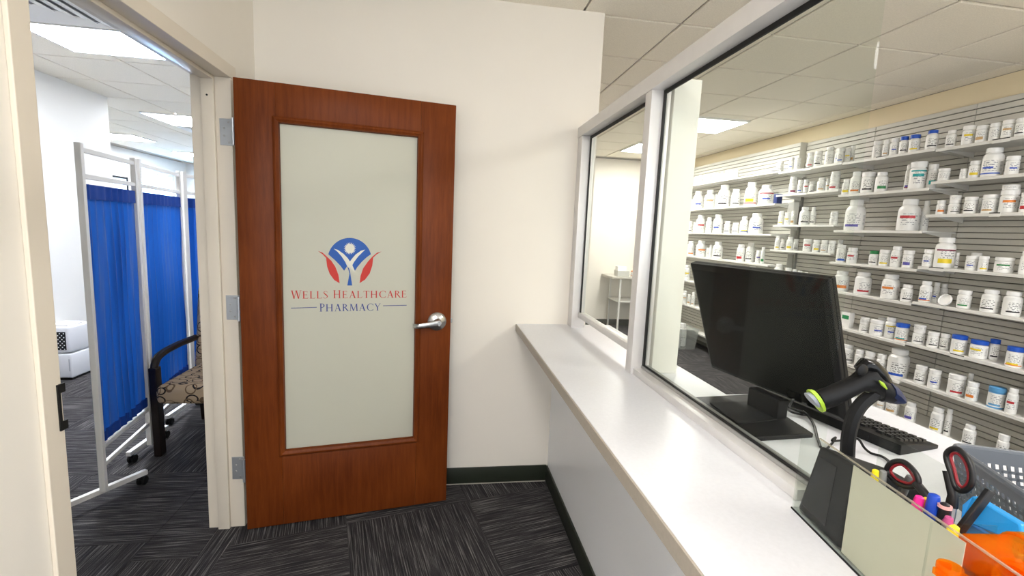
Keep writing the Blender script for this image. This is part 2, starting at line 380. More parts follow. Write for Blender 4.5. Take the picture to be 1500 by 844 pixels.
for r, l in zip(RL, ('lit square ceiling panel in the pharmacy, nearer of two', 'lit square ceiling panel in the pharmacy, near the far wall', 'lit ceiling panel above the pharmacy work counter',
                     'lit ceiling panel above the hall', 'lit ceiling panel at the rear of the hall', 'lit ceiling panel at the rear of the pharmacy')): ceiling_light(r, l)
for r, l in zip(LL, ('large lit ceiling panel next to the air diffuser, side room', 'lit ceiling panel beyond the partition corner, side room', 'lit ceiling panel cut off by the white partition edge', 'smallest farthest lit ceiling panel of the side room', 'lit ceiling panel on the right of the side room')): ceiling_light(r, l, True)
def diffuser(x0, x1, y0, y1, label):
    t = thing('air_diffuser', label, 'air vent', ((x0 + x1) / 2, (y0 + y1) / 2, ZC), 'square ceiling air diffusers')
    cx, cy = (x0 + x1) / 2, (y0 + y1) / 2
    box('backing', x0 + .02, x1 - .02, y0 + .02, y1 - .02, ZC - .005, ZC - .001, mat('vent_dark', (150, 152, 154), .8), t)
    for k in range(5):
        s0 = .5 - .105 * k; s1 = s0 - .088
        hx, hy = (x1 - x0), (y1 - y0)
        mb = MB()
        P0 = [(cx + sx * hx * s0, cy + sy * hy * s0, ZC - .022) for sx, sy in ((-1, -1), (1, -1), (1, 1), (-1, 1))]
        P1 = [(cx + sx * hx * s1, cy + sy * hy * s1, ZC - .010) for sx, sy in ((-1, -1), (1, -1), (1, 1), (-1, 1))]
        P2 = [(a, b, c + .004) for a, b, c in P0]; P3 = [(a, b, c + .004) for a, b, c in P1]
        mb.add(P0 + P1 + P2 + P3, [f for i in range(4) for f in ((i, (i + 1) % 4, 4 + (i + 1) % 4, 4 + i), (8 + i, 12 + i, 12 + (i + 1) % 4, 8 + (i + 1) % 4), (i, 8 + i, 8 + (i + 1) % 4, (i + 1) % 4), (4 + i, 4 + (i + 1) % 4, 12 + (i + 1) % 4, 12 + i))])
        mb.build('vane', WHITEP, t)
diffuser(-2.70, -2.05, 2.78, 3.39, 'white square air diffuser with nested vanes in front of the ceiling light')
diffuser(-3.46, -2.9, 6.72, 7.25, 'small dark-slotted air diffuser beyond the second ceiling light')

# ------------------------------------------------------------------ wooden door
HG = np.array([-.885, 2.16]); TH = math.atan2(.163, .932); DT = np.array([math.cos(TH), math.sin(TH)]); DN = np.array([-DT[1], DT[0]])
DW, DB, DTOP, DTHK = .945, .012, 2.054, .045
def dp(u, z, d): return (HG[0] + DT[0] * u + DN[0] * d, HG[1] + DT[1] * u + DN[1] * d, z)      # d: 0 = face to the hall, + = away
def dpix(px, py):
    d = ray(px, py); s = (HG @ DN) / (d[:2] @ DN); p = CC + d * s; return float((p[:2] - HG) @ DT), float(p[2])
MD = Matrix(((DT[0], DN[0], 0, HG[0]), (DT[1], DN[1], 0, HG[1]), (0, 0, 1, 0), (0, 0, 0, 1)))
GU0, GU1, GZ0, GZ1 = .168, .768, .385, 1.89
door = bpy.data.objects.new('door_1', None); COL.objects.link(door); door.location = dp(0, 0, 0)
struct(door, 'open cherry wood door with a frosted glass panel', 'door')
def dbox(name, u0, u1, z0, z1, d0, d1, m, par=None, bevel=0.):
    return MB().box(u0, u1, d0, d1, z0, z1, MD).build(name, m, par or door, bevel=bevel, smooth=bevel > 0)
def dlocal(o):      # put wood texture space upright in the door's own axes
    return o
dbox('hinge_stile', 0, GU0 - .012, DB, DTOP, 0, DTHK, WOOD, bevel=.002)
dbox('lock_stile', GU1 + .012, DW, DB, DTOP, 0, DTHK, WOOD, bevel=.002)
dbox('top_rail', GU0 - .012, GU1 + .012, GZ1 + .012, DTOP, 0, DTHK, WOOD, bevel=.0015)
dbox('bottom_rail', GU0 - .012, GU1 + .012, DB, GZ0 - .012, 0, DTHK, WOOD, bevel=.0015)
WOOD2 = WOOD
def mould(name, a, b, inward):   # bead along the glass edge, a/b = (u,z) ends mitred
    prof = [(-.024, .0), (-.024, -.005), (-.019, -.010), (-.012, -.011), (-.006, -.006), (0, -.004), (.004, .012), (-.012, .018)]
    a, b = np.array(a), np.array(b); t = (b - a) / np.linalg.norm(b - a); inn = np.array(inward, float)
    vs = []
    for e, sg in ((a, 1), (b, -1)):
        for q, d in prof:
            p = e + inn * q + t * sg * q; vs.append(dp(p[0], p[1], d))
    n = len(prof)
    MB().add(vs, [tuple(range(n)), tuple(range(2 * n - 1, n - 1, -1))] + [(i, (i + 1) % n, n + (i + 1) % n, n + i) for i in range(n)]).build(name, WOOD, door, smooth=True)
mould('moulding', (GU0, GZ0), (GU0, GZ1), (1, 0)); mould('moulding', (GU1, GZ0), (GU1, GZ1), (-1, 0))
mould('moulding', (GU0, GZ0), (GU1, GZ0), (0, 1)); mould('moulding', (GU0, GZ1), (GU1, GZ1), (0, -1))
def frost():
    M = bpy.data.materials.new('frosted_glass'); M.use_nodes = True; nt = M.node_tree; b = nt.nodes['Principled BSDF']
    b.inputs['Base Color'].default_value = (*lin((222, 220, 205)), 1); b.inputs['Roughness'].default_value = .36; b.inputs['Specular IOR Level'].default_value = .35
    tl = nt.nodes.new('ShaderNodeBsdfTranslucent'); tl.inputs[0].default_value = (*lin((226, 230, 216)), 1)
    mx = nt.nodes.new('ShaderNodeMixShader'); mx.inputs[0].default_value = .35
    nt.links.new(b.outputs[0], mx.inputs[1]); nt.links.new(tl.outputs[0], mx.inputs[2]); nt.links.new(mx.outputs[0], nt.nodes['Material Output'].inputs[0]); return M
FROST = frost()
pane = dbox('glass_pane', GU0 - .008, GU1 + .008, GZ0 - .008, GZ1 + .008, .018, .026, FROST)
pane['label'] = 'frosted glass panel with a red and blue emblem'
# emblem and lettering: vinyl on the pane
VRED = mat('vinyl_red', (196, 44, 32), .5); VBLUE = mat('vinyl_blue', (24, 84, 168), .5); VNAVY = mat('vinyl_navy', (40, 62, 140), .5); VPALE = mat('vinyl_pale', (222, 220, 206), .5)
def zp(zx, zy): 
    u, z = dpix(420 + zx * .15408, 340 + zy * .15408); return u * 1.0, z
def vinyl(name, polys, m, off, par=pane):
    mb = MB()
    for poly in polys: mb.prism(poly, lambda a, b, d: dp(a, b, d), .018 - off, .018 - off + .0003)
    return mb.build(name, m, par)
def zpoly(pts): return [zp(*p) for p in pts]
def arc(cx, cy, r, a0, a1, n): return [(cx + r * math.cos(math.radians(a0 + (a1 - a0) * k / n)), cy - r * math.sin(math.radians(a0 + (a1 - a0) * k / n))) for k in range(n + 1)]
dome = arc(597, 268, 211, 165, 15, 28) + [(760, 243), (712, 288), (672, 335), (648, 373), (622, 320), (600, 342), (575, 325), (545, 372), (508, 322), (455, 268), (425, 242)]
vinyl('emblem_dome', [zpoly(dome)], VBLUE, .0006)
vinyl('emblem_arms', [zpoly([(445, 160), (485, 172), (540, 210), (580, 252), (602, 285), (624, 320), (648, 373), (652, 390), (600, 345), (573, 326), (556, 288), (522, 236), (482, 190)]),
                      zpoly([(748, 168), (705, 180), (655, 216), (620, 256), (600, 284), (622, 321), (640, 287), (680, 234), (722, 192)])], VPALE, .0010)
vinyl('emblem_trunk', [zpoly([(575, 327), (592, 350), (601, 380), (608, 420), (622, 513), (575, 513), (590, 430), (596, 400), (588, 368)])], VBLUE, .0006)
vinyl('emblem_leaf', [zpoly([(293, 182), (335, 196), (380, 236), (422, 276), (462, 336), (490, 410), (502, 492), (450, 460), (407, 402), (382, 332), (372, 250), (338, 214)])], VRED, .0006)
vinyl('emblem_leaf', [zpoly([(903, 187), (860, 199), (812, 239), (772, 284), (727, 348), (702, 420), (693, 490), (745, 457), (790, 397), (815, 322), (823, 246), (857, 214)])], VRED, .0006)
star = []
for k in range(40): star.append((600 + (40 if k % 2 else 60) * math.cos(k * math.pi / 20), 158 - (40 if k % 2 else 60) * math.sin(k * math.pi / 20)))
vinyl('emblem_sun', [zpoly(star)], VPALE, .0010)
# lettering, a roman capital alphabet drawn from strokes
def R_(x0, y0, x1, y1): return [(x0, y0), (x1, y0), (x1, y1), (x0, y1)]
def D_(x0, y0, x1, y1, wd): return [(x0 - wd / 2, y0), (x0 + wd / 2, y0), (x1 + wd / 2, y1), (x1 - wd / 2, y1)]
TK, TN, SF = .125, .05, .032
def stem(x, y0=0, y1=1, sb=True, st=True):
    P = [R_(x, y0, x + TK, y1)]
    if sb: P.append(R_(x - .07, y0, x + TK + .07, y0 + SF))
    if st: P.append(R_(x - .07, y1 - SF, x + TK + .07, y1))
    return P
def bowl(cx, cy, rx, ry, a0, a1, tk, tn, n=14):
    P = []
    for k in range(n):
        q = []
        for kk in (k, k + 1):
            a = math.radians(a0 + (a1 - a0) * kk / n); c, s = math.cos(a), math.sin(a); th = tn + (tk - tn) * abs(c) ** 1.5
            q.append(((cx + rx * c, cy + ry * s), (cx + (rx - th) * c, cy + (ry - min(th, tn * 1.3)) * s)))
        P.append([q[0][0], q[1][0], q[1][1], q[0][1]])
    return P
def path(pts, ws):
    L, Rr = [], []
    for i, p in enumerate(pts):
        a, b = pts[max(i - 1, 0)], pts[min(i + 1, len(pts) - 1)]; dx, dy = b[0] - a[0], b[1] - a[1]; l = math.hypot(dx, dy)
        L.append((p[0] - dy / l * ws[i] / 2, p[1] + dx / l * ws[i] / 2)); Rr.append((p[0] + dy / l * ws[i] / 2, p[1] - dx / l * ws[i] / 2))
    return [[L[i], Rr[i], Rr[i + 1], L[i + 1]] for i in range(len(pts) - 1)]
GL = {
 'H': (stem(.08) + stem(.63) + [R_(.2, .48, .64, .53)], .92),
 'E': (stem(.08) + [R_(.2, .95, .54, 1), R_(.51, .82, .54, .96), R_(.2, .49, .46, .535), R_(.43, .41, .46, .61), R_(.2, 0, .58, .05), [(.55, .04), (.58, 0), (.62, .2), (.59, .2)]], .70),
 'L': (stem(.08) + [R_(.2, 0, .56, .05), [(.53, .04), (.56, 0), (.61, .22), (.58, .22)]], .66),
 'T': (stem(.29, st=False) + [R_(.02, .95, .69, 1), [(.02, .96), (.05, .96), (.02, .80), (-.01, .80)], [(.66, .96), (.69, .96), (.72, .80), (.69, .80)]], .74),
 'A': ([D_(.1, 0, .38, 1, TN), D_(.66, 0, .37, 1.0, TK + .02), R_(.19, .33, .55, .375), R_(.0, 0, .22, SF), R_(.53, 0, .82, SF)], .82),
 'W': ([D_(.33, 0, .11, 1, TK), D_(.33, 0, .55, .97, TN), D_(.80, 0, .57, 1, TK), D_(.80, 0, 1.02, 1, TN), R_(0, .97, .26, 1), R_(.9, .97, 1.14, 1), R_(.46, .97, .7, 1)], 1.14),
 'M': ([D_(.12, 0, .17, 1, TN), D_(.50, .03, .18, 1, TK), D_(.50, .03, .82, 1, TN), D_(.90, 0, .84, 1, TK), R_(0, 0, .24, SF), R_(.76, 0, 1.03, SF), R_(.05, .97, .2, 1), R_(.8, .97, .96, 1)], 1.06),
 'Y': ([D_(.37, .44, .1, 1, TK), D_(.38, .44, .66, 1, TN), R_(.31, 0, .31 + TK, .47), R_(.24, 0, .51, SF), R_(0, .97, .24, 1), R_(.54, .97, .78, 1)], .76),
 'P': (stem(.08) + bowl(.2, .735, .36, .265, -90, 90, TK, TN), .62),
 'R': (stem(.08) + bowl(.2, .75, .34, .25, -90, 90, TK, TN) + [D_(.68, 0, .32, .52, .14), R_(.58, 0, .82, SF)], .76),
 'C': (bowl(.5, .5, .46, .515, 48, 312, .14, TN, 26) + [R_(.76, .72, .8, .95), R_(.77, .06, .8, .22)], .88),
 'S': (path([(.45, .80), (.42, .91), (.35, .965), (.25, .985), (.14, .94), (.08, .80), (.14, .66), (.27, .54), (.40, .41), (.46, .25), (.39, .08), (.25, .015), (.14, .03), (.07, .09), (.04, .23)], [.03, .04, .045, .045, .06, .09, .12, .13, .12, .09, .06, .045, .045, .04, .03]), .54),
 ' ': ([], .42)}
def word(name, text, u0, u1, zb0, zb1, h, m):
    tot = sum(GL[c][1] for c in text) + .07 * (len(text) - 1); sx = (u1 - u0) / tot; x = 0; polys = []
    for i, c in enumerate(text):
        P, wd = GL[c]; hh = h * (1.06 if i == 0 or text[i - 1] == ' ' else .96)
        for p in P: polys.append([(u0 + (x + a) * sx, zb0 + (zb1 - zb0) * (x / tot) + b * hh) for a, b in p])
        x += wd + .07
    return vinyl(name, polys, m, .0006)
a, b = zp(35, 640), zp(1148, 628); t_, t2 = zp(35, 566), zp(1148, 558)
word('lettering', 'WELLS HEALTHCARE', a[0], b[0], a[1], b[1], (t_[1] - a[1] + t2[1] - b[1]) / 2, VRED)
a, b = zp(310, 763), zp(895, 752); t_, t2 = zp(310, 690), zp(895, 682)
word('lettering', 'PHARMACY', a[0], b[0], a[1], b[1], (t_[1] - a[1] + t2[1] - b[1]) / 2, VNAVY)
vinyl('rule_line', [zpoly([(35, 727), (283, 719), (283, 725), (35, 733)])], VNAVY, .0006)
vinyl('rule_line', [zpoly([(918, 704), (1143, 699), (1143, 705), (918, 710)])], VNAVY, .0006)
# lever handle
hu, hz = dpix(640, 471)
MH = MD @ Matrix.Translation((hu, 0, hz)) @ Matrix.Rotation(math.pi / 2, 4, 'X')     # local z -> toward hall (-d)
hd = MB().lathe([(.047, 0), (.047, .004), (.042, .010), (.024, .016), (.019, .018), (.017, .048), (.014, .052)], 32, MH).build('handle_rosette', CHROME, door, smooth=True)
lu, lz = dpix(604, 476)
L = lu - hu
mb = MB()
secs = []
for k in range(13):
    f = k / 12; x = L * f; d = -.046 - .006 * math.sin(f * math.pi) + (.024 * max(0, (f - .86) / .14)); hh = .015 - .005 * f; tt = .008 - .002 * f
    zc = hz + (lz - hz) * f
    secs.append([dp(hu + x, zc + sy * hh, d + sx * tt) for sx, sy in ((-1, -.6), (-.5, -1), (.5, -1), (1, -.6), (1, .6), (.5, 1), (-.5, 1), (-1, .6))])
vs = [p for s_ in secs for p in s_]
mb.add(vs, [(i * 8 + k, i * 8 + (k + 1) % 8, (i + 1) * 8 + (k + 1) % 8, (i + 1) * 8 + k) for i in range(12) for k in range(8)] + [tuple(range(8)), tuple(96 + k for k in range(7, -1, -1))])
mb.build('lever', CHROME, door, smooth=True)
MB().lathe([(.0075, .05), (.0075, .0545), (.006, .056)], 16, MH).build('key_cylinder', STEEL, door, smooth=True)
MB().box(DW - .001, DW + .011, .014, .028, hz - .012, hz + .012, MD).build('latch_bolt', STEEL, door, bevel=.003)
# hinges
for (pt, pb) in (((331, 171), (331, 210)), ((340, 436), (340, 471)), ((347, 678), (347, 709))):
    z1_, z0_ = dpix(*pt)[1], dpix(*pb)[1]
    z1_, z0_ = .5 * (z1_ + z0_) + .056, .5 * (z1_ + z0_) - .056
    h_ = MB().box(XL - .036, XL + .020, OY1 - .0035, OY1 - .0004, z0_, z1_).build('hinge', STEEL, door, bevel=.0015)
    MB().tube([(XL + .028, OY1 - .030, z0_), (XL + .028, OY1 - .030, z1_)], .0065, 12).build('knuckle', STEEL, h_, smooth=True)
    for k, (xx, fz) in enumerate(((XL + .0, .12), (XL - .018, .36), (XL - .018, .64), (XL + .0, .88))):
        MB().lathe([(.0045, 0), (.003, .0012)], 10, Matrix.Translation((xx, OY1 - .0035, z0_ + (z1_ - z0_) * fz)) @ Matrix.Rotation(math.pi / 2, 4, 'X')).build('screw', CHROME, h_)
#PART2
# ------------------------------------------------------------------ counter, glazed screen
ZT = .947
cnt = thing('transaction_counter', 'long white laminate counter with a grey edge under the glazing', 'counter', (.5, 1., 0))
CYE = -.75
mb = MB().prism([(.417, CYE), (1.41, CYE), (1.41, 1.375), (.962, 1.375), (.962, YB - .001), (.417, YB - .001)], lambda a, b, d: (a, b, d), ZT - .036, ZT)
mb.build('worktop', CTOP, cnt, bevel=.0015)
box('front_edge', .412, .4168, CYE, YB - .001, ZT - .037, ZT - .002, CEDGE, cnt)
box('support_panel', 1.30, 1.33, CYE, 1.30, 0, ZT - .037, PANELW, cnt)
scr = thing('glazed_screen', 'aluminium framed glass screen standing on the counter', 'glass screen', (.75, 1.2, ZT))
X0, X1 = .708, .785
box('header', X0, X1, CYE, YB - .001, 1.98, 2.034, ALU, scr, .0015)
box('end_post', X0 + .004, X1, 2.425, YB - .001, ZT, 1.98, ALU, scr, .0015)
box('mullion', X0 + .004, X1, 1.598, 1.650, ZT, 1.98, ALU, scr, .0015)
box('sill', X0 + .014, X1, .775, 1.598, ZT, ZT + .024, ALU, scr, .0015)
box('sill_track', .752, .784, .775, 1.598, ZT + .024, ZT + .034, ALUD, scr, .001)
box('glass_rail', .748, .785, 1.650, 2.425, 1.004, 1.032, ALU, scr, .0015)
GX0 = .768
for (a, b, c, d, e, f) in ((.756, .762, 1.65, 2.425, 1.966, 1.98), (.756, .762, CYE, 1.598, 1.966, 1.98), (.756, .762, 2.413, 2.425, 1.032, 1.966), (.756, .762, 1.584, 1.598, ZT + .034, 1.966), (.756, .762, .775, 1.584, ZT + .034, ZT + .039)):
    box('gasket', a, b, c, d, e, f, RUBBER, scr)
g1 = box('glass_pane', GX0, GX0 + .006, 1.650, 2.425, 1.032, 1.98, GLASS, scr); g1['label'] = 'clear raised glass pane over a pass-through gap'
g2 = box('glass_pane', GX0, GX0 + .006, .777, 1.598, ZT + .034, 1.98, GLASS, scr); g2['label'] = 'clear large glass pane reaching down to the sill'
tag(box('divider_panel', .80, .902, 1.605, 1.635, ZT + .0005, 2.03, mat('divider_white', (226, 224, 216), .45), bevel=.002), 'narrow white upright divider panel behind the aluminium mullion', 'panel')

# ------------------------------------------------------------------ slatwall bays
SLAT = mat('slat_laminate', (206, 204, 196), .5, noise=.015, nscale=6)
SLATG = mat('slat_groove', (120, 118, 110), .6)
SHELF = mat('shelf_metal', (232, 231, 226), .42)
SXF = 3.35
BAY = {'A': (4.335, 6.95, 3.57), 'B': (3.572, 4.330, 3.64), 'C': (2.812, 3.570, 3.64), 'D': (2.02, 2.810, 3.64)}
BNAME = {'A': 'farthest bay', 'B': 'second bay', 'C': 'third bay', 'D': 'nearest bay'}
PIT = .0405
for k, (y0, y1, xf) in BAY.items():
    t = thing('slatwall_section', 'white grooved slatwall of the %s in the pharmacy' % BNAME[k], 'slatwall', (xf, (y0 + y1) / 2, 0), 'slatwall sections on the pharmacy wall')
    box('backing', xf + .008, XR - .001, y0 + .006, y1 - .001, .0, 2.47, SLATG, t)
    if k == 'A': box('end_cap', xf - .006, XR - .001, y0 - .004, y0 + .0005, .0, 2.478, mat('end_cap_white', (214, 212, 204), .5), t)
    src = None
    for i in range(64):
        z = 2.478 - PIT * (i + 1)
        if z < .02: break
        if src is None: src = o = MB().box(-.007, .008, y0 + .001, y1 - .001, .003, PIT - .003).build('slat', SLAT, t, local=True, bevel=.0015, seg=1)
        else: o = src.copy(); COL.objects.link(o)
        o.location = (0, -(y0 + y1) / 2, z)
    # slotted uprights at the bay's left end
    if k == 'B':
        for zz in np.arange(.35, 2.2, .33): pass
        box('upright', xf - .030, xf - .0075, y1 - .05, y1 - .018, .1, 2.13, mat('upright_grey', (150, 149, 143), .5), t, .002)
box('end_panel', SXF, 3.64, 1.992, 2.018, 0, 2.20, SHELF).name = 'end_panel'
tag(bpy.data.objects['end_panel'], 'white upright end panel closing the nearest shelving bay', 'panel')
# ------------------------------------------------------------------ shelves
ORD = ['zero', 'first', 'second', 'third', 'fourth', 'fifth', 'sixth', 'seventh', 'eighth', 'ninth', 'tenth', 'eleventh', 'twelfth', 'thirteenth', 'fourteenth', 'fifteenth', 'sixteenth', 'seventeenth', 'eighteenth', 'nineteenth', 'twentieth']
SHZ = {'A': [2.187, 1.855, 1.541, 1.220, .876, .546, .22], 'B': [2.166, 1.938, 1.635, 1.387, 1.08, .77], 'C': [2.158, 1.888, 1.587, 1.315, 1.068, .768, .479, .21], 'D': [2.149, 1.928, 1.70, 1.337, 1.084, .782, .506, .21]}
DARKH = mat('label_holder', (54, 54, 52), .5)
def shelf(k, n, z):
    y0, y1, xf = BAY[k]
    t = thing('wall_shelf', 'white metal shelf, %s from the top in the %s' % (ORD[n], BNAME[k]), 'shelf', (SXF + .1, (y0 + y1) / 2, z - .02), 'white shelves on the slatwall')
    MB().box(SXF, xf - .009, y0 + .002, y1 - .002, z - .010, z).box(SXF, SXF + .004, y0 + .002, y1 - .002, z - .020, z - .010).build('board', SHELF, t, bevel=.001, seg=1)
    for yy in (y0 + .03, y1 - .03):
        MB().prism([(SXF + .02, z - .0105), (xf - .009, z - .0105), (xf - .009, z - .05)], lambda a, b, d: (a, d, b), yy - .002, yy + .002).build('bracket', SHELF, t)
    return t
SH = {}
for k in 'ABCD':
    for n, z in enumerate(SHZ[k]): SH[k, n + 1] = shelf(k, n + 1, z)
def holder(k, n, px, wpx, dark=True):
    z = SHZ[k][n - 1]; a, b = onx(px - wpx / 2, 300, SXF)[1], onx(px + wpx / 2, 300, SXF)[1]
    MB().box(SXF - .004, SXF - .0005, min(a, b), max(a, b), z - .024, z + .002).build('label_holder', SHELF, SH[k, n])
    if dark: MB().box(SXF - .0045, SXF - .004, min(a, b), max(a, b), z - .004, z + .002).build('holder_strip', DARKH, SH[k, n])
for h_ in (('D', 1, 1451, 25), ('D', 4, 1387, 22), ('D', 6, 1440, 22), ('B', 1, 1177, 12), ('C', 1, 1281, 14), ('B', 2, 1174, 12), ('A', 1, 1132, 13), ('D', 3, 1460, 16)): holder(*h_)

# ------------------------------------------------------------------ bottles
WHITEB = mat('bottle_white', (238, 238, 235), .32)
CAPW = mat('cap_white', (242, 242, 240), .4)
COLS = {'b': (28, 84, 190), 'y': (232, 206, 40), 'r': (188, 44, 52), 'o': (226, 130, 48), 'g': (40, 130, 70), 't': (34, 160, 160), 'p': (92, 84, 170), 'm': (120, 30, 62), 'n': (196, 160, 110), 'k': (30, 30, 34), 'w': (150, 152, 156), 'c': (96, 160, 205), 'x': (60, 90, 190)}
CNAME = {'b': 'blue', 'y': 'yellow', 'r': 'red', 'o': 'orange', 'g': 'green', 't': 'teal', 'p': 'purple', 'm': 'maroon', 'n': 'tan', 'k': 'black-printed', 'w': 'grey-printed', 'c': 'light blue', 'x': 'blue-printed'}
LM = {}
def label_mat(c1, c2, var):
    key = (c1, c2, var)
    if key in LM: return LM[key]
    M = bpy.data.materials.new('bottle_label'); M.use_nodes = True; nt = M.node_tree; b = nt.nodes['Principled BSDF']; b.inputs['Roughness'].default_value = .4
    uv = nt.nodes.new('ShaderNodeUVMap'); uv.uv_map = 'uv'
    sp = nt.nodes.new('ShaderNodeSeparateXYZ'); nt.links.new(uv.outputs[0], sp.inputs[0])
    def math_(op, a, b_=None, c_=None):
        n = nt.nodes.new('ShaderNodeMath'); n.operation = op
        for i, q in enumerate((a, b_, c_)):
            if q is None: continue
            if isinstance(q, (int, float)): n.inputs[i].default_value = q
            else: nt.links.new(q, n.inputs[i])
        return n.outputs[0]
    def rng(s, lo, hi): return math_('MULTIPLY', math_('GREATER_THAN', s, lo), math_('LESS_THAN', s, hi))
    u, v = sp.outputs[0], sp.outputs[1]
    def mixc(prev, fac, col):
        n = nt.nodes.new('ShaderNodeMixRGB'); nt.links.new(fac, n.inputs[0])
        if isinstance(prev, tuple): n.inputs[1].default_value = prev
        else: nt.links.new(prev, n.inputs[1])
        n.inputs[2].default_value = (*lin(col), 1); return n.outputs[0]
    base = (*lin((240, 240, 237)), 1)
    # print: rows of broken dashes
    mp = nt.nodes.new('ShaderNodeMapping'); nt.links.new(uv.outputs[0], mp.inputs[0]); mp.inputs['Scale'].default_value = (16, 9, 1); mp.inputs['Location'].default_value = (var * 3.7, var * 1.3, 0)
    ns = nt.nodes.new('ShaderNodeTexNoise'); ns.inputs['Scale'].default_value = 1.; ns.inputs['Detail'].default_value = 1; nt.links.new(mp.outputs[0], ns.inputs['Vector'])
    rows = math_('GREATER_THAN', math_('FRACT', math_('MULTIPLY', v, 8.)), .45)
    txt = math_('MULTIPLY', math_('MULTIPLY', math_('GREATER_THAN', ns.outputs['Fac'], .5), rows), rng(u, .3, .72))
    txt = math_('MULTIPLY', txt, rng(v, .2, .85))
    kk = COLS['k'] if c1 in 'kb' else ((70, 74, 110) if c1 == 'x' else (120, 122, 128))
    out = mixc(base, math_('MULTIPLY', txt, .75), kk)
    bar = math_('MULTIPLY', rng(u, .80, .92), math_('GREATER_THAN', math_('FRACT', math_('MULTIPLY', v, 13.)), .5))
    out = mixc(out, math_('MULTIPLY', math_('MULTIPLY', bar, rng(v, .15, .8)), .55), (90, 90, 94))
    BN = {0: (.08, .22), 1: (.58, .74), 2: (.14, .40)}[var % 3]
    if c1 not in 'kwx':
        hi = rng(v, *BN); hi = math_('MULTIPLY', hi, rng(u, .24, .66)); out = mixc(out, hi, COLS[c1])
    elif c1 == 'k': out = mixc(out, math_('MULTIPLY', rng(v, .12, .22), rng(u, .25, .7)), COLS['k'])
    elif c1 == 'x': out = mixc(out, math_('MULTIPLY', rng(v, .35, .47), rng(u, .3, .62)), COLS['x'])
    if c2: out = mixc(out, math_('MULTIPLY', rng(v, .86 if var % 2 else .02, .95 if var % 2 else .10), rng(u, .15, .85)), COLS[c2])
    nt.links.new(out, b.inputs['Base Color']); LM[key] = M; return M
def unit_label(z0, z1, r=1.012, span=200):
    mb = MB(); n = 16; uv = []
    for k in range(n + 1):
        a = math.radians(-span / 2 + span * k / n)
        for z in (z0, z1): mb.v.append((r * math.cos(a), r * math.sin(a), z)); uv.append((k / n, 0 if z == z0 else 1))
    mb.f = [(2 * k, 2 * k + 2, 2 * k + 3, 2 * k + 1) for k in range(n)]; mb.uv = uv; return mb
PROF = {  # body, cap, label in units of radius / height
 'j': ([(.9, 0), (1, .02), (1, .66), (.96, .71), (.80, .745), (.78, .80)], [(.80, .785), (.93, .79), (.93, .985), (.88, 1)], (.10, .66)),
 'l': ([(.9, 0), (1, .015), (1, .62), (.95, .70), (.78, .775), (.62, .81), (.62, .83)], [(.64, .82), (.68, .825), (.68, .985), (.64, 1)], (.08, .62)),
 'w': ([(.92, 0), (1, .02), (1, .71), (.95, .75), (.86, .765), (.86, .80)], [(.90, .788), (1.02, .79), (1.02, .98), (.97, 1)], (.08, .72)),
 't': ([(.9, 0), (1, .015), (1, .66), (.96, .74), (.8, .80), (.66, .81), (.66, .85)], [(.70, .835), (.80, .84), (.79, .985), (.74, 1)], (.08, .64))}
PROTO = {}
def proto(kind, cap):
    key = kind, cap
    if key in PROTO: return PROTO[key]
    bd, cp, lb = PROF[kind]
    cm = CAPW if cap == 'w' else mat('cap_' + CNAME.get(cap, cap), COLS.get(cap, (200, 200, 200)), .4)
    a = MB().lathe(bd, 20).build('bottle_body', WHITEB, smooth=True)
    c = MB().lathe(cp, 20).build('cap', cm, smooth=True)
    l = unit_label(*lb).build('label_wrap', WHITEB, smooth=True)
    for o in (a, c, l): COL.objects.unlink(o)
    PROTO[key] = (a, c, l); return PROTO[key]
BOT = {}
def bottle(k, n, px0, px1, pyt, kind, cap='w', c1='w', c2=None, back=0., zb=None, bodycol=None):
    """record a bottle seen at px0..px1 (left/right outline) with its top at pyt; it stands on shelf n of bay k"""
    z = SHZ[k][n - 1] if zb is None else zb
    xc = SXF + .06 + back
    for _ in range(3):
        pc = onx((px0 + px1) / 2, pyt, xc); a, b = ray(px0, pyt + 8), ray(px1, pyt + 8)
        da = abs(math.atan2(a[0], a[1]) - math.atan2(b[0], b[1])); r = math.hypot(pc[0], pc[1]) * math.sin(da / 2)
        xc = SXF + .012 + r + back
    y0, y1, xf = BAY[k]
    xc = min(xc, xf - .012 - r)
    pc = onx((px0 + px1) / 2, pyt, xc); h = max(pc[2] - z, .03)
    y = min(max(pc[1], y0 + r + .004), y1 - r - .004)
    BOT.setdefault((k, n), []).append(dict(x=xc, y=y, z=z, r=r, h=h, kind=kind, cap=cap, c1=c1, c2=c2, px=(px0 + px1) / 2, bodycol=bodycol))
    return BOT[k, n][-1]
def rows(k, n, ox, oy, s, items):
    for it in items:
        x0, x1, yt, kind = it[:4]; kw = dict(it[5]) if len(it) > 5 else {}
        cs = it[4] if len(it) > 4 else 'w'
        bottle(k, n, ox + x0 * s, ox + x1 * s, oy + yt * s, kind, kw.get('cap', 'w'), cs[0], cs[1] if len(cs) > 1 else None, kw.get('back', 0.))
S75 = 1 / 7.5
for i in range(12): bottle('A', 1, 1004.5 + i * 6.4, 1012 + i * 6.4, 260 - i * 1.12 + (i % 3), 'j', 'w', 'w')
rows('A', 1, 990, 200, S75, [(1165, 1240, 270, 'j', 'k')])
rows('B', 1, 990, 200, S75, [(1246, 1308, 232, 'j', 'x'), (1312, 1380, 240, 'j', 'w')])
rows('B', 1, 1130, 170, S75, [(400, 475, 405, 'j', 'r'), (482, 572, 385, 'j', 'k'), (600, 705, 343, 't', 'w'), (720, 845, 345, 'j', 'x'), (850, 900, 360, 'j', 'n', dict(back=.1)), (905, 955, 322, 'j', 'n', dict(back=.08)), (948, 1030, 315, 'j', 'b'), (1038, 1115, 300, 'j', 'y')])
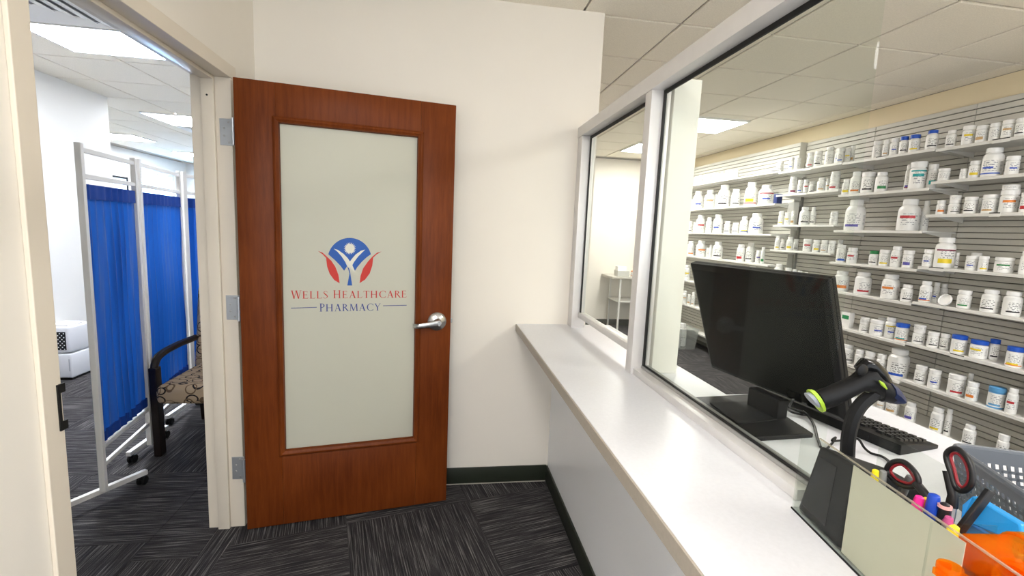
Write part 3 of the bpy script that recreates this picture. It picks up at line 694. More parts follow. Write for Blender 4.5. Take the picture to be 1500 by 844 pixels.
rows('C', 1, 1130, 170, S75, [(1122, 1228, 275, 'j', 'w'), (1236, 1308, 265, 'j', 'n'), (1318, 1412, 245, 'j', 'x')])
rows('C', 1, 1300, 140, S75, [(145, 245, 452, 'j', 'k', dict(cap='b')), (250, 375, 434, 'j', 'y', dict(cap='b')), (435, 578, 385, 't', 'k', dict(cap='b'))])
rows('D', 1, 1300, 140, S75, [(655, 775, 385, 't', 'k'), (835, 980, 335, 'w', 'y'), (985, 1125, 332, 'w', 'n'), (1135, 1265, 305, 'w', 'w'), (1270, 1415, 272, 'w', 'n'), (1420, 1560, 250, 'w', 'k')])
rows('A', 2, 990, 200, S75, [(105, 150, 655, 't', 'x'), (152, 190, 690, 'j', 'w'), (197, 312, 605, 'l', 'x'), (327, 437, 590, 'l', 'n'), (435, 470, 640, 'j', 'w', dict(back=.1)), (475, 612, 535, 'l', 'k'), (618, 716, 580, 't', 'k'), (772, 912, 505, 'l', 'yr'), (920, 1085, 535, 'l', 'xr')])
rows('A', 3, 990, 300, S75, [(86, 132, 165, 't', 'x'), (140, 188, 180, 't', 'k'), (195, 224, 195, 'j', 'w'), (227, 335, 115, 'l', 'r'), (338, 410, 140, 'l', 'w'), (418, 530, 110, 'l', 'x'), (537, 610, 180, 't', 'k'), (625, 700, 197, 'j', 'k'), (713, 810, 130, 'l', 'yb'), (818, 975, 95, 'l', 'x')])
rows('A', 4, 990, 300, S75, [(76, 122, 393, 't', 'x'), (132, 212, 400, 't', 'o'), (228, 345, 395, 'l', 'o'), (336, 364, 470, 'j', 'w'), (366, 410, 440, 'l', 'w', dict(back=.06)), (412, 528, 405, 'l', 'k'), (677, 770, 435, 't', 'r'), (780, 880, 415, 'l', 'k', dict(back=.06)), (882, 940, 500, 'j', 'p'), (942, 988, 465, 't', 'g')])
bottle('A', 5, 997, 1001.5, 398, 't'); bottle('A', 5, 1002, 1012, 388, 't', 'w', 'y'); bottle('A', 5, 1096, 1110, 390.5, 'l', 'w', 'w')
for a, b, c in ((995.5, 1000, 434), (1000.5, 1007, 426), (1007.5, 1013, 431), (1013.5, 1019, 428)): bottle('A', 6, a, b, c, 't', 'w', 'n')
for a, b, c, d in ((1134.7, 1149, 387, 'w'), (1150, 1160.5, 392.7, 'w'), (1161, 1168, 394.7, 'b'), (1169, 1176, 396.7, 'w'), (1179, 1184, 398.7, 'w')): bottle('B', 5, a, b, c, 'l' if b - a > 12 else 'j', 'w', d)
rows('B', 2, 1130, 170, S75, [(197, 283, 735, 'j', 'm'), (295, 355, 705, 'j', 'b'), (358, 415, 700, 'j', 'r'), (418, 502, 720, 'j', 'k', dict(back=.12)), (512, 606, 680, 't', 'n'), (606, 655, 688, 'j', 'n', dict(back=.1)), (645, 758, 695, 'j', 'r')])
rows('C', 2, 1130, 170, S75, [(762, 855, 700, 't', 'y'), (862, 996, 615, 'l', 'o'), (1003, 1150, 620, 'w', 'k'), (1154, 1298, 618, 't', 'g')])
rows('C', 2, 1300, 230, S75, [(212, 285, 85, 't', 'pm', dict(back=.05)), (262, 450, 55, 'w', 'tt'), (458, 570, 82, 'w', 't', dict(back=.05))])
rows('D', 2, 1300, 230, S75, [(566, 700, 128, 'w', 'w'), (802, 895, 130, 'j', 'w'), (907, 1045, 45, 'j', 'y'), (1062, 1308, -97, 't', 'xb'), (1312, 1472, -8, 'w', 'x')])
rows('B', 3, 1130, 270, S75, [(86, 150, 295, 'j', 'y'), (152, 218, 310, 'j', 'y'), (222, 278, 290, 'j', 'n', dict(back=.1)), (318, 432, 250, 'l', 'k'), (436, 503, 250, 'l', 'k', dict(back=.06)), (645, 738, 345, 'j', 'w')])
rows('C', 3, 1130, 270, S75, [(832, 1058, 172, 'l', 'p')])
rows('C', 3, 1300, 230, S75, [(135, 392, 465, 'l', 'r'), (397, 488, 480, 'l', 'w', dict(back=.11))])
rows('D', 3, 1300, 230, S75, [(548, 655, 478, 'j', 'o'), (678, 812, 475, 'j', 'k'), (852, 1008, 440, 'w', 'k'), (1010, 1070, 450, 'w', 'w', dict(back=.1)), (1055, 1245, 415, 'w', 'n'), (1250, 1465, 365, 'w', 'o'), (1475, 1580, 395, 'w', 'r')])
rows('B', 4, 1130, 270, S75, [(46, 105, 568, 't', 'y'), (106, 160, 605, 'j', 'k', dict(back=.08)), (174, 250, 580, 't', 'y'), (250, 303, 600, 'j', 'k', dict(back=.08)), (357, 458, 600, 'w', 'r'), (462, 543, 610, 'j', 'y'), (552, 637, 615, 'j', 'n'), (642, 724, 620, 'j', 'w'), (735, 795, 612, 'j', 'k', dict(back=.1))])
rows('C', 4, 1190, 360, S75, [(276, 388, -10, 't', 'bb'), (392, 508, 22, 'j', 'r'), (632, 742, 58, 'j', 'k', dict(cap='g')), (746, 872, 45, 'w', 'y'), (876, 1000, 8, 't', 'r'), (1006, 1132, 52, 'w', 'p')])
rows('D', 4, 1300, 320, S75, [(365, 490, 340, 'j', 'x'), (492, 530, 345, 'j', 'k', dict(back=.09)), (533, 765, 212, 't', 'ym'), (750, 800, 375, 'j', 'k', dict(back=.12)), (868, 1008, 412, 'w', 'x'), (1012, 1125, 415, 'w', 'y'), (920, 1045, 378, 'w', 'w', dict(back=.16)), (1185, 1408, 430, 'w', 'g'), (1472, 1600, 360, 't', 'w')])
rows('C', 5, 1190, 360, S75, [(80, 148, 340, 'j', 'w', dict(back=.05)), (150, 204, 352, 'j', 'o'), (206, 370, 272, 't', 'o'), (480, 670, 290, 't', 'r'), (778, 980, 315, 't', 'o'), (986, 1122, 430, 't', 'k')])
rows('D', 5, 1300, 400, S75, [(370, 510, 90, 't', 'bo'), (512, 592, 105, 't', 'x', dict(back=.1)), (592, 678, 122, 't', 'm', dict(back=.15)), (778, 945, 190, 'j', 'g'), (1045, 1265, 185, 't', 'k'), (1285, 1510, 205, 't', 'k')])
rows('C', 6, 1200, 440, S75, [(115, 178, 120, 'j', 'y'), (182, 232, 128, 'j', 'w', dict(back=.08)), (447, 560, 235, 'j', 'k'), (566, 735, 215, 'w', 'x'), (645, 745, 190, 'j', 'w', dict(back=.15)), (735, 865, 190, 't', 'xy', dict(back=.03)), (848, 1003, 255, 'w', 'to', dict(cap='b'))])
rows('D', 6, 1200, 440, S75, [(1035, 1178, 320, 'j', 'k'), (1198, 1330, 350, 'w', 'k'), (1338, 1450, 368, 'j', 'k', dict(back=.03))])
rows('D', 6, 1320, 470, .12, [(625, 825, 175, 'w', 'y', dict(cap='b')), (852, 1085, 240, 'w', 'y', dict(cap='b')), (1092, 1225, 225, 'w', 'k', dict(cap='b', back=.08)), (1297, 1520, 320, 'w', 'yo', dict(cap='b'))])
rows('C', 7, 1200, 440, S75, [(170, 236, 420, 'j', 'y'), (246, 398, 485, 't', 'k'), (402, 505, 545, 'j', 'k'), (508, 632, 565, 'j', 'k'), (640, 755, 592, 'j', 'g'), (772, 1020, 535, 't', 'b')])
rows('D', 7, 1320, 470, .12, [(178, 340, 545, 'j', 'k'), (345, 505, 595, 'w', 'x')])
rows('D', 7, 1320, 540, .1422, [(492, 680, 60, 'w', 'r'), (695, 755, 50, 'w', 'w', dict(back=.12)), (682, 820, 140, 'j', 'o'), (905, 1098, 190, 'w', 'c'), (1104, 1236, 205, 't', 'r')])
rows('C', 8, 1200, 520, S75, [(640, 735, 490, 'j', 'n'), (745, 893, 475, 't', 'n')])
rows('D', 8, 1200, 520, S75, [(952, 1088, 525, 't', 'p'), (1240, 1398, 578, 't', 'y'), (1402, 1484, 595, 't', 'k', dict(back=.03))])
rows('D', 8, 1320, 540, .1422, [(648, 795, 580, 't', 'k'), (1000, 1140, 678, 'j', 'k')])
# keep neighbours on a shelf from running into each other
for key, L_ in BOT.items():
    for it in range(60):
        mv = False
        for i in range(len(L_)):
            for j in range(i):
                a, b = L_[i], L_[j]; dx, dy = a['x'] - b['x'], a['y'] - b['y']; d = math.hypot(dx, dy); need = (a['r'] + b['r']) * 1.03 + .001
                if d < need:
                    d = max(d, 1e-4); p = (need - d) / 2; ux, uy = dx / d, dy / d; mv = True
                    for q, sg in ((a, 1), (b, -1)):
                        q['y'] += uy * p * sg; q['x'] += ux * p * sg
                        y0, y1, xf = BAY[key[0]]
                        q['x'] = min(max(q['x'], SXF + .006 + q['r']), xf - .010 - q['r']); q['y'] = min(max(q['y'], y0 + q['r'] + .003), y1 - q['r'] - .003)
        if not mv: break
SIZE = lambda h: 'tall' if h > .17 else ('small' if h < .105 else '')
NB = 0
def make_bottle(q, label, group):
    global NB
    t = thing('pill_bottle', label, 'bottle', (q['x'], q['y'], q['z']), group)
    t.scale = (q['r'], q['r'], q['h']); t.rotation_euler.z = math.atan2(-q['y'], -q['x']) + rnd.uniform(-.35, .35)
    a, c, l = proto(q['kind'], q['cap'])
    for s_ in (a, c, l):
        o = s_.copy(); COL.objects.link(o); o.parent = t
        if s_ is l: o.material_slots[0].link = 'OBJECT'; o.material_slots[0].material = label_mat(q['c1'], q['c2'], NB % 6)
        elif q['c1'] == 'c' : o.material_slots[0].link = 'OBJECT'; o.material_slots[0].material = mat('bottle_light_blue', (92, 158, 208), .35)
    NB += 1; return t
for (k, n), L_ in sorted(BOT.items()):
    L_.sort(key=lambda q: q['px'])
    for i, q in enumerate(L_):
        cp = '' if q['cap'] == 'w' else '%s-capped ' % CNAME[q['cap']]
        desc = ('%s %swhite bottle' % (SIZE(q['h']), cp)).strip() if q['c1'] != 'c' else 'light blue bottle'
        lab = '%s, %s label, %s from left on %s shelf of %s' % (desc, CNAME[q['c1']], ORD[i + 1], ORD[n], BNAME[k])
        make_bottle(q, lab, 'pill bottles on the pharmacy shelves')
# upper bottles of stacked pairs
def stacked(k, n, px, lab, hh, kind='j', c1='w', rs=.95):
    L_ = BOT[k, n]; q = min(L_, key=lambda b: abs(b['px'] - px)); d = dict(q); d['z'] = q['z'] + q['h'] + .0005; d['r'] = q['r'] * rs; d['h'] = hh; d['kind'] = kind; d['c1'] = c1; d['cap'] = 'w'
    make_bottle(d, lab, 'pill bottles stacked on others')
def hpx(k, n, px, pyt):
    q = min(BOT[k, n], key=lambda b: abs(b['px'] - px)); return max(onx(px, pyt, q['x'])[2] - q['z'] - q['h'], .03)
stacked('B', 2, 1162, 'short white bottle stacked on the leftmost bottle of the second shelf, second bay', hpx('B', 2, 1162, 259.3), 'j')
stacked('B', 2, 1224, 'short white bottle stacked on the rightmost bottle of the second shelf, second bay', hpx('B', 2, 1224, 252), 'j')
stacked('B', 3, 1222, 'short white bottle stacked on the rightmost bottle of the third shelf, second bay', hpx('B', 3, 1222, 310), 'j')
stacked('D', 3, 1400, 'flat white jar stacked on a small bottle, third shelf of nearest bay', hpx('D', 3, 1400, 289.5), 'w')
stacked('D', 3, 1480, 'flat white jar stacked on a wide bottle, third shelf of nearest bay', hpx('D', 3, 1480, 274), 'w')
stacked('C', 6, 1267, 'short white jar stacked on a bottle, sixth shelf of third bay', hpx('C', 6, 1267, 465.5), 'j')
stacked('D', 6, 1347, 'flat white jar stacked on leftmost bottle, sixth shelf of nearest bay', hpx('D', 6, 1347, 476), 'w')
# cartons, lid, tub on the shelves
def carton(k, n, px0, px1, pyt, dep, name, label, m, band=None, back=0.):
    z = SHZ[k][n - 1]; x = SXF + .015 + back; a, b = onx(px0, pyt, x), onx(px1, pyt, x); y0, y1 = min(a[1], b[1]), max(a[1], b[1])
    t = thing(name, label, 'box', (x, (y0 + y1) / 2, z)); zt = (a[2] + b[2]) / 2
    box('carton', x, x + dep, y0, y1, z + .0005, zt, m, t, .0008)
    if band: box('print_band', x - .0008, x - .0001, y0 + .12 * (y1 - y0), y1 - .12 * (y1 - y0), z + (zt - z) * .55, z + (zt - z) * .8, band, t)
carton('C', 6, 1233, 1246, 457.5, .045, 'medicine_box', 'upright white medicine box with a green band, sixth shelf of third bay', WHITEB, mat('band_green', (36, 140, 84), .5), .03)
carton('B', 3, 1154.5, 1163.5, 296.5, .06, 'medicine_box', 'upright white medicine box at the left end, third shelf of second bay', WHITEB, None, .15)
carton('A', 2, 1134, 1139, 284, .06, 'medicine_box', 'small dark blue box at the right end, second shelf of farthest bay', mat('band_navy', (36, 52, 110), .5), None, .02)
zl = SHZ['D'][4]; c = onx(1389, 442, SXF + .05)
MB().lathe([(.001, -.006), (.036, -.006), (.040, -.004), (.040, .008), (.037, .009), (.036, -.001), (.001, -.001)], 28, Matrix.Translation((SXF + .024, c[1], zl + .0395)) @ Matrix.Rotation(math.radians(-68), 4, 'Y') @ Matrix.Rotation(0, 4, 'Z')).build('jar_lid', CAPW, smooth=True)
tag(bpy.data.objects['jar_lid'], 'loose round white lid leaning upright on the fifth shelf, nearest bay', 'lid')
# clear tub with bottles standing on the lowest shelf of the farthest bay
tb = thing('clear_tub', 'clear plastic tub at the foot of the farthest shelving bay', 'tub', (3.2, 5.75, 0))
mb = MB(); P0 = [(3.06, 5.50), (3.32, 5.50), (3.32, 6.2), (3.06, 6.2)]; P1 = [(3.03, 5.47), (3.34, 5.47), (3.34, 6.23), (3.03, 6.23)]
vs = [(x, y, .002) for x, y in P0] + [(x, y, .27) for x, y in P1]
mb.add(vs, [(0, 1, 2, 3)] + [(i, (i + 1) % 4, 4 + (i + 1) % 4, 4 + i) for i in range(4)])
mb.build('tub_body', clear('tub_plastic', (225, 228, 226), 1., .1, mixrgb=(220, 222, 220), mixf=.25), tb)
MB().tube([(*p, .272) for p in P1 + P1[:1]], .006, 8).build('tub_rim', clear('tub_rim', (225, 228, 226), 1., .1, mixrgb=(230, 232, 230), mixf=.5), tb)
for i, (xx, yy) in enumerate(((3.12, 5.62), (3.13, 5.8), (3.12, 5.98), (3.24, 5.7))):
    make_bottle(dict(x=xx, y=yy, z=.004, r=.055, h=.33 - .02 * (i % 2), kind='l', cap='w', c1='w', c2=None), 'tall white bottle in the clear tub, %s' % ('nearest the viewer', 'second in the front row', 'farthest in the front row', 'behind the front row')[i], 'bottles in the clear tub')
# far table
tt = thing('side_table', 'narrow grey work table against the far pharmacy wall', 'table', (2.9, 6.7, 0))
zt = float(ony(896, 405, 6.55)[2]); xa = float(ony(896, 405, 6.55)[0])
box('tabletop', xa, 3.3, 6.5, 7.0, zt - .03, zt, mat('table_grey', (200, 196, 186), .5), tt, .003)
for xx in (xa + .14, 3.2):
    for yy in (6.54, 6.95): box('leg', xx - .012, xx + .012, yy - .012, yy + .012, 0, zt - .03, SHELF, tt)
box('low_shelf', xa + .12, 3.25, 6.55, 6.98, .45, .465, SHELF, tt)
bk = thing('desk_caddy', 'white caddy with papers on the far grey table', 'caddy', (xa + .2, 6.62, zt))
MB().box(xa + .09, xa + .28, 6.55, 6.70, zt + .0005, zt + .09).build('body', mat('caddy', (196, 196, 190), .5), bk, bevel=.006)
box('paper_stack', xa + .10, xa + .24, 6.58, 6.68, zt + .09, zt + .15, CAPW, bk)
make_bottle(dict(x=xa + .36, y=6.62, z=zt, r=.03, h=.09, kind='j', cap='o', c1='o', c2=None), 'small orange-capped jar beside the caddy on the far table', None)

# ------------------------------------------------------------------ monitor (seen from behind)
ZB = ZT
mq = (.921, 1.208, 1.198, .181, .346, .479, .392)
mu_ = Vector((math.sin(mq[3]), -math.cos(mq[3]), 0)); mn = Vector((-math.cos(mq[3]), -math.sin(mq[3]), 0))
mv_ = Vector((0, 0, 1)) * math.cos(mq[4]) + mn * math.sin(mq[4]); mw = mu_.cross(mv_)
if mw.dot(mn) < 0: mw = -mw
MM = Matrix((mu_, mv_, mw)).transposed().to_4x4(); MM.translation = Vector(mq[:3])       # local x right, y up, z toward the hall
mon = thing('computer_monitor', 'black flat monitor seen from behind on its stand', 'monitor', (.92, 1.19, ZB))
W2, H2 = mq[5] / 2, mq[6] / 2
MB().box(-W2, W2, -H2, H2, -.034, -.020, MM).build('bezel', MONB, mon, bevel=.003)
box_ = MB().box(-W2 + .012, W2 - .012, -H2 + .012, H2 - .012, -.0352, -.0342, MM).build('screen', BLACKG, mon)
P = [(-W2, -H2), (W2, -H2), (W2, H2), (-W2, H2)]; Q = [(-W2 + .014, -H2 + .014), (W2 - .014, -H2 + .014), (W2 - .014, H2 - .018), (-W2 + .014, H2 - .018)]
vs = [MM @ Vector((a, b, -.020)) for a, b in P] + [MM @ Vector((a, b, -.008)) for a, b in P] + [MM @ Vector((a, b, .0)) for a, b in Q]
MB().add(vs, [(0, 1, 2, 3), (8, 9, 10, 11)] + [(i, (i + 1) % 4, 4 + (i + 1) % 4, 4 + i) for i in range(4)] + [(4 + i, 4 + (i + 1) % 4, 8 + (i + 1) % 4, 8 + i) for i in range(4)]).build('back_cover', MONB, mon, bevel=.002)
base = [onz(1009, 582, ZB + .014), onz(1094, 641, ZB + .014), onz(1192, 635, ZB + .014), onz(1101, 577, ZB + .014)]
MB().prism([(p[0], p[1]) for p in base], lambda a, b, d: (a, b, d), ZB + .0005, ZB + .014).build('stand_base', BLACK, mon, bevel=.003)
ins = [onz(*p, ZB + .016) for p in ((1040, 590), (1081, 621), (1145, 614), (1098, 588))]
MB().prism([(p[0], p[1]) for p in ins], lambda a, b, d: (a, b, d), ZB + .0138, ZB + .017).build('base_plate', BLACKM, mon, bevel=.001)
nk = onz(1122, 603, ZB + .017)
Mk = Matrix.Translation((nk[0], nk[1], 0)) @ Matrix.Rotation(.12, 4, 'Z')
MB().box(-.018, .018, -.058, .058, ZB + .0165, ZB + .074, Mk).build('stand_neck', BLACK, mon, bevel=.004)
pc_ = MM.inverted()
for i, (a, b) in enumerate(((.10, -.17), (.16, -.172))):
    MB().box(a - .022, a + .022, b - .014, b + .014, .0003, .003, MM).build('port_cover', BLACKG, mon, bevel=.001)
def ctube(name, pts, r, m, par=None, n=24):
    pts = [Vector(p) for p in pts]; out = []
    for i in range(len(pts) - 1):
        p0, p1, p2, p3 = pts[max(i - 1, 0)], pts[i], pts[i + 1], pts[min(i + 2, len(pts) - 1)]
        for k in range(n // (len(pts) - 1) + 1):
            t = k / (n // (len(pts) - 1) + 1)
            out.append(.5 * ((2 * p1) + (p2 - p0) * t + (2 * p0 - 5 * p1 + 4 * p2 - p3) * t * t + (3 * p1 - p0 - 3 * p2 + p3) * t ** 3))
    out.append(pts[-1]); return MB().tube(out, r, 8).build(name, m, par, smooth=True)
def zpx(pts, z): return [tuple(onz(px, py, z)) for px, py in pts]
c1_ = [MM @ Vector((.10, -.18, .008))] + [Vector(onz(1158, 597, ZB + .03)), Vector(onz(1180, 606, ZB + .015))] + [Vector(onz(px, py, ZB + .0045)) for px, py in ((1192, 622), (1197, 640), (1202, 655))]
ctube('signal_cable', c1_, .0035, BLACK, mon)
c2_ = [Vector(onz(px, py, ZB + z)) for px, py, z in ((1152, 599, .006), (1160, 604, .02), (1172, 607, .006), (1182, 608, .012), (1176, 602, .022))]
tag(ctube('video_cable', c2_, .0032, BLACK), 'curled black cable beside the monitor foot', 'cable')

# ------------------------------------------------------------------ keyboard
kb = thing('keyboard', 'black computer keyboard lying behind the scanner on the counter', 'keyboard', (1.25, 1.15, ZB))
k0 = Vector(onz(1318, 668, ZB)); k1 = Vector(onz(1222, 627, ZB)); kt = (k1 - k0).normalized(); kd = Vector((kt.y, -kt.x, 0)); kd = kd if kd.x > 0 else -kd
KL, KD = .445, .150
MK = Matrix((kt, kd, Vector((0, 0, 1)))).transposed().to_4x4(); MK.translation = k0
MB().prism([(0, 0.0005), (KD, .0005), (KD, .011), (.025, .027), (0, .027)], lambda a, b, d: MK @ Vector((d, a, b)), 0, KL).build('keyboard_body', BLACK, kb, bevel=.002)
KEYM = mat('key_black', (24, 24, 25), .3)
src = None
for r_ in range(6):
    nk_ = 19; pit = (KL - .03) / nk_
    for c_ in range(nk_):
        if c_ in (3, 7) and r_ == 0: continue
        d_ = .034 + r_ * .0186; zk = .027 - (d_ - .025) / (KD - .025) * .016
        if src is None:
            o = src = MB().add([(-.0085, -.0078, -.002), (.0085, -.0078, -.002), (.0085, .0078, -.002), (-.0085, .0078, -.002), (-.0068, -.006, .006), (.0068, -.006, .006), (.0068, .006, .006), (-.0068, .006, .006)],
                               [(3, 2, 1, 0), (4, 5, 6, 7)] + [(i, (i + 1) % 4, 4 + (i + 1) % 4, 4 + i) for i in range(4)]).build('key', KEYM, kb, local=True)
        else: o = src.copy(); COL.objects.link(o)
        o.matrix_parent_inverse = kb.matrix_basis.inverted()
        o.matrix_basis = MK @ Matrix.Translation((.016 + (c_ + .5) * pit, d_, zk)) @ Matrix.Rotation(-.128, 4, 'X')
for a in (.075, .13, .30):
    MB().box(a, a + .004, -.0006, .0002, .006, .02, MK).build('rear_notch', BLACKG, kb)

# ------------------------------------------------------------------ acrylic organiser with its contents
b0 = onz(1160, 745, ZB)[:2]; b1 = onz(1258, 844, ZB)[:2]; bt = (b1 - b0) / np.linalg.norm(b1 - b0); bn = np.array([-bt[1], bt[0]]); bn = bn if bn[0] > 0 else -bn
BLN, BDP, BH = .56, .155, .168
MBN = Matrix(((bt[0], bn[0], 0, b0[0]), (bt[1], bn[1], 0, b0[1]), (0, 0, 1, ZB + .0005), (0, 0, 0, 1)))     # local x along the front, y into the pharmacy, z up
MBI = MBN.inverted()
def binpt(px, py, yd):    # point seen at a pixel on the plane lying yd behind the front
    d = Vector(ray(px, py)); n_ = Vector((bn[0], bn[1], 0)); p0 = Vector((b0[0], b0[1], 0)) + n_ * yd; C_ = Vector(CC)
    s_ = (p0 - C_).dot(n_) / d.dot(n_); return C_ + d * s_
org = thing('acrylic_organizer', 'clear acrylic counter bin lined with cream paper in front', 'organizer', tuple(MBN @ Vector((.2, .07, 0))))
th = .003
MB().box(0, BLN, 0, BDP, 0, th, MBN).build('bin_floor', ACRYL, org)
MB().box(0, BLN, 0, th, th, BH, MBN).build('front_wall', ACRYL, org)
MB().box(0, BLN, BDP - th, BDP, th, BH, MBN).build('rear_wall', ACRYL, org)
MB().box(0, th, th, BDP - th, th, .06, MBN).build('end_wall', ACRYL, org)
MB().box(.275, .275 + th, th, .09, th, BH - .01, MBN).build('cross_divider', ACRYL, org)
edge = clear('acrylic_edge', (235, 231, 222), .4, .1, mixrgb=(226, 220, 204), mixf=.3)
MB().box(0.05, BLN, -.0004, th, BH, BH + .0018, MBN).build('front_lip', edge, org)
MB().box(-.0012, BLN, -.0016, -.0001, -.0003, .003, MBN).build('base_line', BLACKM, org)
MB().box(.132, .322, th + .0006, th + .0016, th + .003, BH - .006, MBN).build('paper_liner', mat('cream_card', (206, 202, 184), .55, noise=.02, nscale=20), org)['label'] = 'plain cream paper sheet inside the front wall'
# scanner cradle box at the left end of the bin
st = thing('barcode_scanner', 'black and green handheld barcode scanner resting in its curved stand', 'scanner', tuple(MBN @ Vector((.07, .07, th))))
def fr_(y0, z0, x0, x1): return None
V = lambda x, y, z: MBN @ Vector((x, y, z))
cr = [V(.006, .006, .0045), V(.124, .006, .0045), V(.124, .146, .0045), V(.012, .146, .0045), V(.036, .012, .150), V(.124, .012, .158), V(.124, .142, .118), V(.040, .142, .112)]
MB().add(cr, [(3, 2, 1, 0), (4, 5, 6, 7)] + [(i, (i + 1) % 4, 4 + (i + 1) % 4, 4 + i) for i in range(4)]).build('cradle_box', BLACK, st, bevel=.006, seg=3)
cr = [V(.016, .0058, .02), V(.085, .0058, .02), V(.088, .0095, .135), V(.042, .0095, .130)]
MB().add([p for p in cr] + [p + Vector((bn[0], bn[1], 0)) * .002 for p in cr], [(0, 1, 2, 3), (7, 6, 5, 4)] + [(i, 4 + i, 4 + (i + 1) % 4, (i + 1) % 4) for i in range(4)]).build('cradle_window', BLACKG, st)
YS = .745
sp_ = lambda px, py, dy=0.: Vector(ony(px, py, YS + dy))
ctube('gooseneck', [sp_(1241, 672), sp_(1243, 640), sp_(1250, 612), sp_(1262, 592), sp_(1281, 576), sp_(1293, 562)], .0125, BLACKM, st)
# cradle head ring holding the scanner
MB().tube([sp_(1258, 541), sp_(1266, 534), sp_(1277, 537), sp_(1288, 548), sp_(1296, 562), sp_(1298, 578)], [.010, .013, .014, .014, .013, .010], 12).build('head_shell', BLACKG, st, smooth=True)
def hull(name, secs, m, par, bev=0):
    n = len(secs[0]); vs = [p for s_ in secs for p in s_]
    return MB().add(vs, [(i * n + k, i * n + (k + 1) % n, (i + 1) * n + (k + 1) % n, (i + 1) * n + k) for i in range(len(secs) - 1) for k in range(n)] + [tuple(range(n - 1, -1, -1)), tuple((len(secs) - 1) * n + k for k in range(n))]).build(name, m, par, smooth=True)
def oval(c, ax, up, dy, a, n=14):   # oval section centred c, half height vector up, half width a along Y
    return [c + up * math.sin(2 * math.pi * k / n) + Vector((0, 1, 0)) * a * math.cos(2 * math.pi * k / n) for k in range(n)]
def sect(pt, pb, a, n=14):
    t_, b_ = sp_(*pt), sp_(*pb); return oval((t_ + b_) / 2, None, (t_ - b_) / 2, 0, a, n)
hull('scanner_handle', [sect((1196, 573), (1205, 601), .013), sect((1215, 566), (1221, 595), .015), sect((1235, 558), (1243, 583), .016), sect((1252, 550), (1262, 572), .017), sect((1262, 540), (1278, 576), .019), sect((1275, 538), (1288, 585), .022)], BLACK, st)
hull('scanner_head', [sect((1275, 540), (1288, 588), .022), sect((1286, 552), (1295, 588), .025), sect((1302, 560), (1300, 590), .026)], BLACKM, st)
hull('scanner_nose', [sect((1296, 556), (1293, 584), .027), sect((1306, 562), (1297, 588), .027), sect((1315, 574), (1302, 590), .025), sect((1316, 580), (1308, 589), .022)], mat('navy_rubber', (8, 26, 66), .5), st)
GRN = mat('lime_accent', (150, 182, 48), .4)
hull('handle_cap', [sect((1184, 571), (1203, 604), .0135), sect((1191, 571), (1206, 603), .0145)], GRN, st)
hull('cap_insert', [sect((1180, 576), (1193, 594), .010), sect((1186, 575), (1198, 597), .0125)], mat('grey_insert', (140, 146, 154), .4), st)
MB().tube([sp_(1288, 558, -.026), sp_(1293, 563, -.027), sp_(1299, 570, -.027)], [.0012, .0035, .0012], 8).build('side_accent', GRN, st, smooth=True)
MB().tube([sp_(1254, 578, .0), sp_(1258, 573), sp_(1266, 570), sp_(1272, 573)], .004, 8).build('trigger', mat('trigger_grey', (150, 156, 130), .5), st, smooth=True)
MB().lathe([(.010, 0), (.011, .002), (.011, .006), (.006, .008)], 16, Matrix.Translation(sp_(1260, 541, -.012)) @ Matrix.Rotation(math.pi / 2, 4, 'X')).build('pivot_knob', BLACK, st, smooth=True)
# cable of the scanner
tag(ctube('scanner_cable', [Vector(onz(*p[:2], ZB + p[2])) for p in ((1212, 657, .004), (1220, 648, .008), (1224, 641, .02), (1219, 646, .02), (1236, 645, .012), (1256, 643, .02), (1266, 656, .012), (1276, 664, .005), (1290, 668, .0045), (1300, 674, .0045), (1308, 684, .0045))], .003, BLACK, None, 50), 'thin black scanner cable looped on the counter behind the stand', 'cable')
# pens, markers and scissors
def pen(name, label, cat, ptop, yd, r, m, ln=.13, lean=(0, 0), capm=None, capl=.035, tipr=.8):
    top = binpt(*ptop, yd); bot = Vector((top.x + lean[0], top.y + lean[1], ZB + .006)); bot = MBN @ Vector((min(max((MBI @ bot).x, .14), .268), min(max((MBI @ bot).y, .014), BDP - .014), .0048)); ax = (top - bot).normalized()
    t = thing(name, label, cat, tuple(bot)); L_ = (top - bot).length; cp = top - ax * capl
    MB().tube([bot, bot + ax * .01, cp], [r * .6, r * .86, r * .86], 14).build('barrel', m, t, smooth=True)
    MB().tube([cp, cp + ax * .003, top - ax * .006, top - ax * .0015, top], [r * .95, r, r * tipr, r * tipr * .9, r * tipr * .5], 14).build('pen_cap', capm or m, t, smooth=True)
    return t
YEL = mat('pen_yellow', (236, 214, 36), .4); PNK = mat('pen_pink', (226, 40, 138), .4); BLU = mat('pen_blue', (28, 66, 170), .35); GRY = mat('pen_grey', (128, 130, 128), .4); PBK = mat('pen_black', (22, 22, 24), .4)
pen('highlighter', 'yellow highlighter standing at the left end of the bin', 'highlighter', (1283, 688), .030, .0062, YEL)
pen('marker', 'grey marker standing next to the yellow highlighter', 'marker', (1294, 689), .040, .0066, GRY)
pen('marker', 'grey round-ended marker seen through the left scissor loop', 'marker', (1334, 697), .070, .0066, mat('pen_grey2', (96, 98, 98), .4), lean=(-.02, .03))
pen('highlighter', 'bright pink highlighter poking out beside the blue marker', 'highlighter', (1348, 727), .024, .0075, PNK, lean=(-.012, .012))
pen('highlighter', 'slim yellow highlighter between the pink and blue pens', 'highlighter', (1357, 729), .034, .0052, YEL)
pen('marker', 'blue capped marker standing in the bin centre', 'marker', (1369, 724), .030, .0088, BLU)
pp = pen('pen', 'black pen with a pale pink ring right of blue marker', 'pen', (1385, 737), .034, .0072, PBK)
